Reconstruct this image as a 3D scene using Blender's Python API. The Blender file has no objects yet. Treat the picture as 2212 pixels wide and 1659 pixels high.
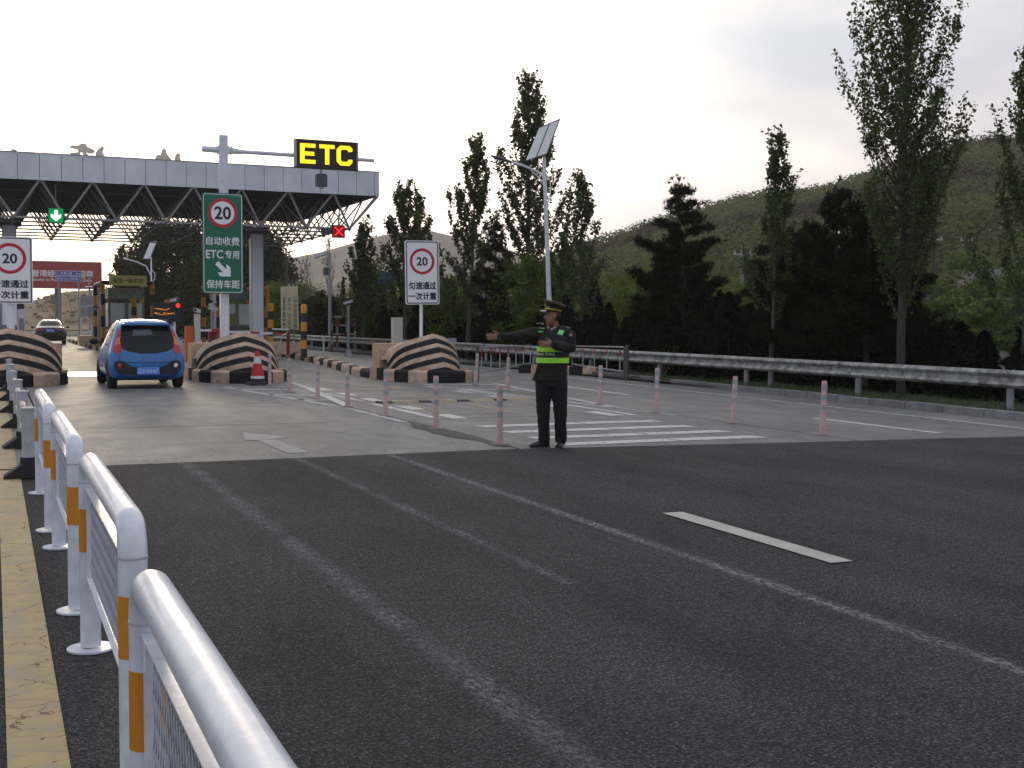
import bpy, bmesh, math, random
import numpy as np
from mathutils import Vector, Matrix
from mathutils.bvhtree import BVHTree
from mathutils.geometry import delaunay_2d_cdt
from math import sin, cos, pi, radians, sqrt, atan2, hypot

random.seed(7); rng = np.random.default_rng(7)
SC = bpy.context.scene
COL = SC.collection

# ------------------------------------------------------------------ camera
pitch, yaw, roll = radians(2.96), radians(23.3), radians(0.3)
fw = Vector((sin(yaw)*cos(pitch), cos(yaw)*cos(pitch), -sin(pitch)))
rt = Vector((cos(yaw), -sin(yaw), 0)); up = rt.cross(fw)
R_ = rt*cos(roll) + up*sin(roll); U_ = up*cos(roll) - rt*sin(roll)
cam = bpy.data.cameras.new('camera'); camo = bpy.data.objects.new('camera', cam); COL.objects.link(camo)
cam.sensor_width = 36; cam.lens = 2600/2212*36; cam.clip_end = 6000; cam.clip_start = 0.05
camo.matrix_world = Matrix(((R_.x, U_.x, -fw.x, 0), (R_.y, U_.y, -fw.y, 0), (R_.z, U_.z, -fw.z, 1.5), (0, 0, 0, 1)))
SC.camera = camo
SC.view_settings.view_transform = 'Standard'; SC.view_settings.look = 'None'
SC.view_settings.exposure = 0.0; SC.view_settings.gamma = 1; SC.view_settings.use_curve_mapping = False
SC.render.engine = 'CYCLES'
SC.cycles.max_bounces = 6; SC.cycles.transparent_max_bounces = 12; SC.cycles.use_denoising = True

# ------------------------------------------------------------------ sky: evening, thin high cloud lit from behind the toll gate
SUN_AZ, SUN_EL = radians(5.5), radians(6.0)
sdir = Vector((sin(SUN_AZ)*cos(SUN_EL), cos(SUN_AZ)*cos(SUN_EL), sin(SUN_EL)))
W = bpy.data.worlds.new('World'); SC.world = W; W.use_nodes = True
nt = W.node_tree; nt.nodes.clear()
def N(nt, t, **k):
    n = nt.nodes.new(t)
    for a, b in k.items(): setattr(n, a, b)
    return n
out = N(nt, 'ShaderNodeOutputWorld'); bg = N(nt, 'ShaderNodeBackground'); bg.inputs[1].default_value = 0.1
sky = N(nt, 'ShaderNodeTexSky', sky_type='NISHITA'); sky.sun_disc = False
sky.sun_elevation = SUN_EL; sky.sun_rotation = SUN_AZ; sky.dust_density = 3.0; sky.air_density = 1.2
tc = N(nt, 'ShaderNodeTexCoord')
dot = N(nt, 'ShaderNodeVectorMath', operation='DOT_PRODUCT'); dot.inputs[1].default_value = sdir
nt.links.new(tc.outputs['Generated'], dot.inputs[0])
ramp = N(nt, 'ShaderNodeValToRGB'); e = ramp.color_ramp.elements
e[0].position = 0.0; e[0].color = (.054, .058, .070, 1)
e[1].position = 1.0; e[1].color = (.30, .27, .22, 1)
for p, c in ((.5, (.065, .068, .077)), (.80, (.070, .071, .078)), (.885, (.078, .077, .080)), (.93, (.094, .0925, .092)), (.965, (.125, .122, .118)), (.99, (.20, .19, .175))):
    k = ramp.color_ramp.elements.new(p); k.color = (*c, 1)
mp = N(nt, 'ShaderNodeMapRange'); mp.inputs[1].default_value = -1; mp.inputs[2].default_value = 1
nt.links.new(dot.outputs['Value'], mp.inputs[0]); nt.links.new(mp.outputs[0], ramp.inputs[0])
sep = N(nt, 'ShaderNodeSeparateXYZ'); nt.links.new(tc.outputs['Generated'], sep.inputs[0])
zz = N(nt, 'ShaderNodeMath', operation='ADD'); zz.inputs[1].default_value = .12; nt.links.new(sep.outputs[2], zz.inputs[0])
zm = N(nt, 'ShaderNodeMath', operation='MAXIMUM'); zm.inputs[1].default_value = .05; nt.links.new(zz.outputs[0], zm.inputs[0])
dv = N(nt, 'ShaderNodeVectorMath', operation='DIVIDE'); cb = N(nt, 'ShaderNodeCombineXYZ')
for i in range(3): nt.links.new(zm.outputs[0], cb.inputs[i])
nt.links.new(tc.outputs['Generated'], dv.inputs[0]); nt.links.new(cb.outputs[0], dv.inputs[1])
nz = N(nt, 'ShaderNodeTexNoise'); nz.inputs['Scale'].default_value = .9; nz.inputs['Detail'].default_value = 5; nz.inputs['Roughness'].default_value = .5
nt.links.new(dv.outputs[0], nz.inputs['Vector'])
cr = N(nt, 'ShaderNodeValToRGB'); cr.color_ramp.elements[0].position = .38; cr.color_ramp.elements[0].color = (.74, .775, .84, 1)
cr.color_ramp.elements[1].position = .62; cr.color_ramp.elements[1].color = (1.12, 1.08, 1.03, 1); nt.links.new(nz.outputs[0], cr.inputs[0])
mu = N(nt, 'ShaderNodeMix', data_type='RGBA', blend_type='MULTIPLY'); mu.inputs[0].default_value = 1
nt.links.new(ramp.outputs[0], mu.inputs[6]); nt.links.new(cr.outputs[0], mu.inputs[7])
# warm band low over the horizon
hz = N(nt, 'ShaderNodeMapRange'); hz.inputs[1].default_value = 0; hz.inputs[2].default_value = .22; hz.inputs[3].default_value = 1; hz.inputs[4].default_value = 0
nt.links.new(sep.outputs[2], hz.inputs[0])
wm = N(nt, 'ShaderNodeMix', data_type='RGBA', blend_type='MULTIPLY'); wm.inputs[7].default_value = (1.05, .97, .915, 1)
nt.links.new(hz.outputs[0], wm.inputs[0]); nt.links.new(mu.outputs[2], wm.inputs[6])
sc10 = N(nt, 'ShaderNodeVectorMath', operation='SCALE'); sc10.inputs[3].default_value = 118
nt.links.new(wm.outputs[2], sc10.inputs[0])
mx = N(nt, 'ShaderNodeMix', data_type='RGBA'); mx.inputs[0].default_value = .955
nt.links.new(sky.outputs[0], mx.inputs[6]); nt.links.new(sc10.outputs[0], mx.inputs[7])
nt.links.new(mx.outputs[2], bg.inputs[0]); nt.links.new(bg.outputs[0], out.inputs[0])
sl = bpy.data.lights.new('sun', 'SUN'); sl.energy = 1.6; sl.angle = radians(9); sl.color = (1, .80, .55)
so = bpy.data.objects.new('sun', sl); COL.objects.link(so); so.rotation_euler = (-sdir).to_track_quat('-Z', 'Y').to_euler()

# ------------------------------------------------------------------ materials
MATS = {}
def mat(name, col, rough=.7, metal=0, var=0, vscale=3, bump=0, bscale=40, emit=0, trans=0, col2=None, island=0, spec=.5, coat=0, alpha=1, coords='Object', objrand=0):
    if name in MATS: return MATS[name]
    m = bpy.data.materials.new(name); m.use_nodes = True; t = m.node_tree; b = t.nodes['Principled BSDF']
    c1 = (*col, 1)
    b.inputs['Base Color'].default_value = c1; b.inputs['Roughness'].default_value = rough; b.inputs['Metallic'].default_value = metal
    b.inputs['Specular IOR Level'].default_value = spec; b.inputs['Coat Weight'].default_value = coat
    if emit: b.inputs['Emission Color'].default_value = c1; b.inputs['Emission Strength'].default_value = emit
    tcn = N(t, 'ShaderNodeTexCoord')
    src = None
    if var:
        n = N(t, 'ShaderNodeTexNoise'); n.inputs['Scale'].default_value = vscale; n.inputs['Detail'].default_value = 6; n.inputs['Roughness'].default_value = .65
        t.links.new(tcn.outputs[coords], n.inputs['Vector'])
        r = N(t, 'ShaderNodeValToRGB'); r.color_ramp.elements[0].position = .32; r.color_ramp.elements[1].position = .68
        c2 = col2 or tuple(max(0, c*(1-var)) for c in col)
        r.color_ramp.elements[0].color = (*c2, 1); r.color_ramp.elements[1].color = c1 if col2 else (*[min(1, c*(1+var*.4)) for c in col], 1)
        t.links.new(n.outputs[0], r.inputs[0]); src = r.outputs[0]
    if island or objrand:
        hs = N(t, 'ShaderNodeHueSaturation')
        if island: g = N(t, 'ShaderNodeNewGeometry'); o = g.outputs['Random Per Island']
        else: g = N(t, 'ShaderNodeObjectInfo'); o = g.outputs['Random']
        k = island or objrand
        mr = N(t, 'ShaderNodeMapRange'); mr.inputs[3].default_value = 1-k; mr.inputs[4].default_value = 1+k
        t.links.new(o, mr.inputs[0]); t.links.new(mr.outputs[0], hs.inputs['Value'])
        if island:
            mr2 = N(t, 'ShaderNodeMapRange'); mr2.inputs[3].default_value = .48; mr2.inputs[4].default_value = .52
            t.links.new(o, mr2.inputs[0]); t.links.new(mr2.outputs[0], hs.inputs['Hue'])
        if src: t.links.new(src, hs.inputs['Color'])
        else: hs.inputs['Color'].default_value = c1
        src = hs.outputs[0]
    if src: t.links.new(src, b.inputs['Base Color'])
    if bump:
        n = N(t, 'ShaderNodeTexNoise'); n.inputs['Scale'].default_value = bscale; n.inputs['Detail'].default_value = 4
        t.links.new(tcn.outputs[coords], n.inputs['Vector'])
        bp = N(t, 'ShaderNodeBump'); bp.inputs['Strength'].default_value = bump; bp.inputs['Distance'].default_value = .02
        t.links.new(n.outputs[0], bp.inputs['Height']); t.links.new(bp.outputs[0], b.inputs['Normal'])
    if trans:
        tr = N(t, 'ShaderNodeBsdfTranslucent'); ms = N(t, 'ShaderNodeMixShader'); ms.inputs[0].default_value = trans
        if src: t.links.new(src, tr.inputs[0])
        else: tr.inputs[0].default_value = c1
        t.links.new(b.outputs[0], ms.inputs[1]); t.links.new(tr.outputs[0], ms.inputs[2])
        t.links.new(ms.outputs[0], t.nodes['Material Output'].inputs[0])
    MATS[name] = m; return m

white_paint = mat('white_paint', (.70, .73, .79), .32, var=.20, vscale=11, bump=.04, bscale=60, coat=.25)
grey_post = mat('grey_post', (.50, .51, .53), .5, var=.25, vscale=9)
orange_tape = mat('orange_tape', (.62, .24, .015), .5, var=.12, vscale=12)
wire_m = mat('wire', (.40, .42, .46), .5, metal=.3, var=.3, vscale=30)
black_rubber = mat('black_rubber', (.018, .018, .020), .75, var=.3, vscale=20, bump=.2)
steel = mat('galvanised_steel', (.34, .35, .37), .45, metal=.35, var=.35, vscale=4)
rail_m = mat('weathered_rail', (.46, .47, .46), .6, metal=.1, var=.6, vscale=5.5, col2=(.07, .066, .052), bump=.15, bscale=20)
pink_plastic = mat('faded_pink_plastic', (.56, .395, .37), .6, var=.25, vscale=14)
grey_tape = mat('grey_reflective_tape', (.33, .335, .35), .45, var=.15, vscale=20)
pink_paint = mat('salmon_paint', (.66, .47, .33), .8, spec=.25, var=.30, vscale=5, bump=.25, bscale=30, col2=(.36, .25, .18))
black_paint = mat('black_paint', (.008, .009, .012), .8, spec=.2, var=.5, vscale=7, bump=.15, bscale=30, col2=(.026, .026, .028))
kerb_grey = mat('grey_kerb', (.20, .20, .205), .8, var=.35, vscale=3, bump=.3, bscale=25, objrand=.18)
panel_m = mat('fascia_panel', (.64, .665, .72), .38, metal=.1, var=.15, vscale=1.2, objrand=.035)
deck_m = mat('dark_deck', (.085, .082, .080), .7, var=.4, vscale=1)
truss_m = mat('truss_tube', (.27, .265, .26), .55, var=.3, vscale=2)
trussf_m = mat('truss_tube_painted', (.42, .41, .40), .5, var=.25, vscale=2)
column_m = mat('column_panel', (.76, .785, .84), .4, var=.06, vscale=2)
col_trim = mat('column_trim', (.36, .37, .41), .5, var=.1)
sign_white = mat('sign_white', (.86, .86, .88), .45, var=.05, vscale=3)
sign_black = mat('sign_black', (.012, .014, .028), .5)
sign_red = mat('sign_red', (.52, .015, .035), .45)
sign_green = mat('sign_green', (.004, .14, .075), .45, var=.10, vscale=3)
sign_blue = mat('sign_blue', (.03, .07, .38), .45)
board_red = mat('billboard_red', (.34, .022, .02), .5, var=.12, vscale=.4)
alu = mat('sign_back', (.35, .36, .38), .5, metal=.3)
yellow_paint = mat('bollard_yellow', (.60, .29, .03), .55, var=.25, vscale=8)
bollard_black = mat('bollard_black', (.02, .02, .022), .55, var=.3, vscale=8)
yellow_line = None
glass_dark = mat('dark_glass', (.008, .009, .012), .12, spec=.28)
glass_blue = mat('booth_glass', (.72, .84, .86), .3, var=.15, vscale=2)
blue_car = mat('blue_car_paint', (.008, .155, .44), .30, coat=.55, var=.22, vscale=3)
black_car = mat('black_car_paint', (.006, .006, .008), .22, coat=.5)
lamp_red = mat('tail_lamp_red', (.45, .008, .012), .2, coat=.5)
lamp_orange = mat('tail_lamp_amber', (.65, .13, .01), .2, coat=.5)
plastic_black = mat('black_plastic', (.012, .012, .014), .6)
tyre_m = mat('tyre_rubber', (.014, .014, .015), .85)
plate_blue = mat('plate_blue', (.01, .20, .80), .4)
plate_white = mat('plate_white', (.75, .78, .82), .4)
chrome = mat('chrome', (.55, .56, .58), .2, metal=1)
uniform = mat('olive_uniform', (.016, .016, .012), .95, var=.4, vscale=9, bump=.5, bscale=18)
trouser = mat('dark_trousers', (.006, .006, .006), .95, var=.3, vscale=9, bump=.5, bscale=14)
skin = mat('skin', (.30, .13, .085), .55, var=.12, vscale=25)
vest_black = mat('vest_navy', (.008, .009, .014), .8)
vest_green = mat('vest_lime', (.36, .86, .04), .4, var=.12, vscale=30)
vest_green2 = mat('vest_green', (.16, .82, .18), .4)
gold = mat('cap_gold', (.55, .36, .05), .4, metal=.4)
rail_red = mat('faded_rail_red', (.19, .035, .03), .6, var=.3, vscale=8)
joint_m = mat('joint_filler', (.022, .021, .020), .95)
disc_m = mat('dusty_disc', (.26, .24, .22), .85, var=.3, vscale=12)
hair_m = mat('hair', (.006, .005, .005), .7)
shirt_m = mat('shirt', (.35, .30, .22), .8)
tie_m = mat('tie_red', (.10, .008, .012), .7)
shoe_m = mat('shoe_leather', (.008, .008, .008), .35)
cone_red = mat('cone_red', (.52, .015, .012), .5, var=.2, vscale=10)
cone_white = mat('cone_white', (.62, .62, .62), .45)
orange_cab = mat('orange_cabinet', (.55, .10, .015), .5, var=.12, vscale=4)
dark_red = mat('dark_red_steel', (.20, .012, .018), .55, var=.2, vscale=6)
arm_red = mat('arm_red', (.38, .012, .02), .5)
arm_white = mat('arm_white', (.62, .64, .68), .5)
led_amber = mat('led_amber', (1.0, .56, .01), emit=1.15)
led_red = mat('led_red', (1.0, .02, .01), emit=1.6)
led_green = mat('led_green', (.55, 1.0, .72), emit=2.4)
led_greendim = mat('led_green_dim', (.0, .30, .07), emit=.55)
led_text = mat('led_orange', (1.0, .36, .03), emit=1.0)
led_back = mat('led_board', (.018, .007, .004), .5)
booth_body = mat('booth_body', (.22, .23, .24), .5, var=.2, vscale=2)
booth_yellow = mat('booth_sign_yellow', (.84, .76, .24), .5, var=.1)
booth_art = mat('booth_art_panel', (.035, .13, .10), .4, var=.7, vscale=7, col2=(.30, .36, .34))
cream = mat('cream_pole', (.50, .49, .44), .5)
letter_m = mat('roof_letter', (.74, .66, .54), .6, var=.2)
price_m = mat('price_board', (.92, .78, .50), .3, var=.35, vscale=1.5, col2=(.66, .68, .50))  # bright warm reflection on the board is put into its colour
price_txt = mat('price_text', (.05, .16, .10), .6)
solar_m = mat('solar_panel', (.66, .66, .64), .5)
lamp_head = mat('lamp_head_dark', (.06, .065, .075), .5)
bark = mat('bark', (.055, .047, .040), .9, var=.4, vscale=12, bump=.5)
bark_pale = mat('poplar_bark', (.085, .082, .072), .9, var=.5, vscale=14, bump=.4)
whitewash = mat('whitewash', (.36, .36, .37), .9, var=.5, vscale=22)
leaf_poplar = mat('poplar_leaf', (.074, .096, .030), .6, spec=.2, trans=.4, island=.5)
leaf_willow = mat('willow_leaf', (.100, .135, .020), .7, spec=.15, trans=.35, island=.4)
leaf_dark = mat('dark_leaf', (.032, .042, .014), .8, spec=.1, trans=.15, island=.5)
leaf_arbor = mat('arborvitae_leaf', (.008, .011, .006), .9, spec=.05, island=.5)
leaf_pine = mat('pine_needle', (.015, .020, .010), .9, spec=.05, trans=.1, island=.5)
leaf_pine_b = mat('brown_needle', (.036, .024, .016), .9, spec=.05, trans=.1, island=.4)
bush_m = mat('bush_leaf', (.080, .125, .020), .7, spec=.15, trans=.3, island=.4)
scrub_m = mat('scrub_leaf', (.125, .160, .045), .8, trans=.3, island=.12, spec=.05, var=.6, vscale=.09, col2=(.060, .060, .028), coords='Object')
scrub_dk = mat('scrub_leaf_dark', (.034, .036, .022), .9, spec=.05, trans=.2, island=.2)
twig_m = mat('bare_twig', (.15, .12, .10), .9)
grass_m = mat('grass_blade', (.05, .085, .02), .7, island=.4)
dirt_m = mat('roadside_soil', (.060, .052, .040), .95, var=.5, vscale=1.5, bump=.6, bscale=12)
hill_m = mat('hill_soil', (.060, .055, .035), .95, var=.5, vscale=.03, col2=(.065, .066, .038))
hill_far = mat('far_hill', (.115, .092, .062), .95, var=.5, vscale=.02)
hill_tan = mat('dry_grass_hill', (.17, .115, .045), .95, var=.6, vscale=.06)
roof_pink = mat('pink_roof', (.30, .13, .13), .7)
roof_grey = mat('grey_roof', (.07, .07, .075), .8, var=.3)
wall_grey = mat('grey_wall', (.14, .14, .15), .8, var=.3)
van_white = mat('white_van_paint', (.6, .62, .64), .4)
stone_m = mat('stone_chip', (.10, .095, .09), .9, island=.5)
patch_m = mat('crumbled_patch', (.045, .043, .042), .95, var=.6, vscale=9, bump=.8, bscale=60, col2=(.14, .135, .12))

# special ground materials
def nodes(name):
    m = bpy.data.materials.new(name); m.use_nodes = True; return m, m.node_tree, m.node_tree.nodes['Principled BSDF']
def noise(t, scale, detail=5, rough=.6, vec=None, sx=None):
    n = N(t, 'ShaderNodeTexNoise'); n.inputs['Scale'].default_value = scale; n.inputs['Detail'].default_value = detail; n.inputs['Roughness'].default_value = rough
    g = N(t, 'ShaderNodeNewGeometry'); v = g.outputs['Position']
    if sx:
        m = N(t, 'ShaderNodeMapping'); m.inputs['Scale'].default_value = sx; t.links.new(v, m.inputs[0]); v = m.outputs[0]
    t.links.new(v, n.inputs['Vector']); return n.outputs[0]
def rampn(t, src, stops):
    r = N(t, 'ShaderNodeValToRGB')
    while len(r.color_ramp.elements) < len(stops): r.color_ramp.elements.new(.5)
    for el, (p, c) in zip(r.color_ramp.elements, stops): el.position = p; el.color = (*c, 1) if len(c) == 3 else c
    t.links.new(src, r.inputs[0]); return r.outputs[0]
def mixc(t, f, a, b, blend='MIX'):
    m = N(t, 'ShaderNodeMix', data_type='RGBA', blend_type=blend)
    for i, v in ((0, f), (6, a), (7, b)):
        if hasattr(v, 'is_linked'): t.links.new(v, m.inputs[i])
        else: m.inputs[i].default_value = v if i == 0 else (*v, 1)
    return m.outputs[2]
def mth(t, op, a, b=None, c=None):
    m = N(t, 'ShaderNodeMath', operation=op)
    for i, v in enumerate((a, b, c)):
        if v is None: continue
        if hasattr(v, 'is_linked'): t.links.new(v, m.inputs[i])
        else: m.inputs[i].default_value = v
    return m.outputs[0]

asphalt, t, b = nodes('asphalt')
sp = rampn(t, noise(t, 62, 4, .85), [(.36, (.006, .006, .007)), (.46, (.024, .024, .025)), (.55, (.056, .056, .056)), (.65, (.19, .19, .19))])
big = mixc(t, 1.0, rampn(t, noise(t, .9, 6, .7, sx=(1, .35, 1)), [(.3, (.62, .62, .63)), (.7, (1.46, 1.44, 1.40))]), rampn(t, noise(t, 17, 3, .7), [(.32, (.62, .62, .62)), (.68, (1.42, 1.42, 1.42))]), 'MULTIPLY')
c = mixc(t, 1.0, sp, big, 'MULTIPLY')
c = mixc(t, mth(t, 'MULTIPLY', mth(t, 'GREATER_THAN', noise(t, 7, 6, .8, sx=(1, .6, 1)), .66), .6), c, (.15, .15, .155))
g = N(t, 'ShaderNodeNewGeometry'); sx = N(t, 'ShaderNodeSeparateXYZ'); t.links.new(g.outputs['Position'], sx.inputs[0])
wob = mth(t, 'MULTIPLY', mth(t, 'SUBTRACT', noise(t, 7, 3), .5), .07)
xw = mth(t, 'ADD', sx.outputs[0], wob)
for x0, w, s in ((1.83, .062, .55), (3.02, .040, .62), (4.08, .046, .90)):   # old worn-off painted lines
    d = mth(t, 'ABSOLUTE', mth(t, 'SUBTRACT', xw, x0))
    k = N(t, 'ShaderNodeMapRange'); k.inputs[1].default_value = w*1.7; k.inputs[2].default_value = w*.3; t.links.new(d, k.inputs[0])
    n1 = N(t, 'ShaderNodeMapRange'); n1.inputs[1].default_value = .475; n1.inputs[2].default_value = .56
    t.links.new(noise(t, 34, 6, .9, sx=(1, .5, 1)), n1.inputs[0])
    n2 = N(t, 'ShaderNodeMapRange'); n2.inputs[1].default_value = .30 if x0 < 4 else .1; n2.inputs[2].default_value = .60
    t.links.new(noise(t, 1.6, 3), n2.inputs[0])
    f = mth(t, 'MULTIPLY', mth(t, 'MULTIPLY', k.outputs[0], n1.outputs[0]), mth(t, 'MULTIPLY', n2.outputs[0], s))
    if x0 == 3.02: f = mth(t, 'MULTIPLY', f, mth(t, 'GREATER_THAN', sx.outputs[1], 6.15))
    c = mixc(t, f, c, (.34, .34, .37))
t.links.new(c, b.inputs['Base Color']); b.inputs['Roughness'].default_value = .9; b.inputs['Specular IOR Level'].default_value = .18
bp = N(t, 'ShaderNodeBump'); bp.inputs['Strength'].default_value = .9; bp.inputs['Distance'].default_value = .012
t.links.new(noise(t, 75, 3, .8), bp.inputs['Height']); t.links.new(bp.outputs[0], b.inputs['Normal'])

concrete, t, b = nodes('concrete_slab')
oi = N(t, 'ShaderNodeObjectInfo')
c = rampn(t, noise(t, .45, 6, .7, sx=(1.6, .5, 1)), [(.28, (.105, .108, .112)), (.5, (.150, .152, .152)), (.74, (.200, .198, .190))])
c = mixc(t, .75, c, rampn(t, noise(t, 60, 4, .8), [(.3, (.70, .70, .70)), (.7, (1.2, 1.2, 1.2))]), 'MULTIPLY')
c = mixc(t, .85, c, rampn(t, noise(t, 2.2, 6, .75, sx=(1, .3, 1)), [(.35, (.62, .62, .63)), (.5, (.98, .97, .96)), (.66, (1.22, 1.17, 1.08))]), 'MULTIPLY')
mr = N(t, 'ShaderNodeMapRange'); mr.inputs[3].default_value = .90; mr.inputs[4].default_value = 1.08; t.links.new(oi.outputs['Random'], mr.inputs[0])
vs = N(t, 'ShaderNodeVectorMath', operation='SCALE'); t.links.new(c, vs.inputs[0]); t.links.new(mr.outputs[0], vs.inputs[3])
cc = vs.outputs[0]
g = N(t, 'ShaderNodeNewGeometry'); sx = N(t, 'ShaderNodeSeparateXYZ'); t.links.new(g.outputs['Position'], sx.inputs[0])
for x0 in (2.3, 3.8, 7.2, 8.7):                                     # wheel tracks worn darker along each lane
    d = mth(t, 'ABSOLUTE', mth(t, 'SUBTRACT', sx.outputs[0], x0))
    k = N(t, 'ShaderNodeMapRange'); k.inputs[1].default_value = .45; k.inputs[2].default_value = .05; t.links.new(d, k.inputs[0])
    cc = mixc(t, mth(t, 'MULTIPLY', k.outputs[0], mth(t, 'MULTIPLY', noise(t, 1.2, 4, sx=(1, .2, 1)), .55)), cc, (.085, .083, .080))
cc = mixc(t, mth(t, 'GREATER_THAN', noise(t, 14, 3, .6), .70), cc, (.06, .058, .055))
t.links.new(cc, b.inputs['Base Color'])
rr = N(t, 'ShaderNodeMapRange'); rr.inputs[3].default_value = .50; rr.inputs[4].default_value = .78; t.links.new(noise(t, 1.5, 4), rr.inputs[0]); t.links.new(rr.outputs[0], b.inputs['Roughness'])
bp = N(t, 'ShaderNodeBump'); bp.inputs['Strength'].default_value = .35; bp.inputs['Distance'].default_value = .006
t.links.new(noise(t, 70, 4, .8), bp.inputs['Height']); t.links.new(bp.outputs[0], b.inputs['Normal'])

def paint(name, col, under, wear, scale=14, crack=False):
    m, t, b = nodes(name)
    w = N(t, 'ShaderNodeMapRange'); w.inputs[1].default_value = wear-.05; w.inputs[2].default_value = wear+.05
    t.links.new(mth(t, 'ADD', noise(t, scale, 6, .75), mth(t, 'MULTIPLY', mth(t, 'SUBTRACT', noise(t, 1.3, 3), .5), .35)), w.inputs[0])
    base = mixc(t, .8, col, rampn(t, noise(t, 5, 4), [(.3, (.80, .80, .80)), (.7, (1.08, 1.08, 1.08))]), 'MULTIPLY')
    c = mixc(t, w.outputs[0], under, base)
    if crack:
        v = N(t, 'ShaderNodeTexVoronoi', feature='DISTANCE_TO_EDGE'); v.inputs['Scale'].default_value = 3.4
        g = N(t, 'ShaderNodeNewGeometry'); mp_ = N(t, 'ShaderNodeMapping'); mp_.inputs['Scale'].default_value = (1.0, 2.4, 1)
        dn = N(t, 'ShaderNodeTexNoise'); dn.inputs['Scale'].default_value = 9; t.links.new(g.outputs['Position'], dn.inputs['Vector'])
        ad = N(t, 'ShaderNodeMix', data_type='RGBA', blend_type='ADD'); ad.inputs[0].default_value = .16
        t.links.new(g.outputs['Position'], ad.inputs[6]); t.links.new(dn.outputs['Color'], ad.inputs[7])
        t.links.new(ad.outputs[2], mp_.inputs[0]); t.links.new(mp_.outputs[0], v.inputs['Vector'])
        k = mth(t, 'LESS_THAN', v.outputs['Distance'], .013)
        k2 = mth(t, 'GREATER_THAN', noise(t, 2.6, 3), .47)
        c = mixc(t, mth(t, 'MULTIPLY', k, k2), c, (.16, .075, .02))
    t.links.new(c, b.inputs['Base Color']); b.inputs['Roughness'].default_value = .65
    bp = N(t, 'ShaderNodeBump'); bp.inputs['Strength'].default_value = .4; bp.inputs['Distance'].default_value = .004
    t.links.new(noise(t, 80, 4, .8), bp.inputs['Height']); t.links.new(bp.outputs[0], b.inputs['Normal'])
    return m
white_fresh = paint('white_marking', (.55, .55, .53), (.17, .17, .165), .41)
white_worn = paint('white_marking_worn', (.46, .46, .45), (.165, .165, .16), .45)
cream_dash = paint('cream_marking', (.42, .42, .375), (.10, .10, .10), .27, crack=False)
yellow_line = paint('yellow_marking', (.45, .335, .155), (.36, .30, .20), .46, 5, crack=True)
yellow_worn = paint('yellow_marking_worn', (.30, .22, .10), (.17, .165, .155), .50)
grey_arrow = paint('arrow_marking', (.26, .26, .255), (.15, .15, .15), .42)

# ------------------------------------------------------------------ helpers
def link(name, me, m, parent=None, smooth=False, label=None, kind=None):
    o = bpy.data.objects.new(name, me); COL.objects.link(o)
    if m is not None:
        for mm in (m if isinstance(m, (list, tuple)) else [m]): me.materials.append(mm)
    if smooth: me.shade_smooth() if hasattr(me, 'shade_smooth') else None
    if parent: o.parent = parent
    if label: o['label'] = label
    if kind: o['kind'] = kind
    return o
def thing(name, label, cat, loc=(0, 0, 0), rz=0, group=None):
    o = bpy.data.objects.new(name, None); COL.objects.link(o); o.location = loc; o.rotation_euler = (0, 0, rz)
    o['label'] = label; o['category'] = cat
    if group: o['group'] = group
    return o
def copytree(o, loc, label, rz=None, group=None):
    def rec(s, p):
        c = s.copy(); COL.objects.link(c)
        if p: c.parent = p
        for ch in s.children: rec(ch, c)
        return c
    c = rec(o, None); c.location = loc; c['label'] = label
    if rz is not None: c.rotation_euler = (0, 0, rz)
    if group: c['group'] = group
    return c
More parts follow.
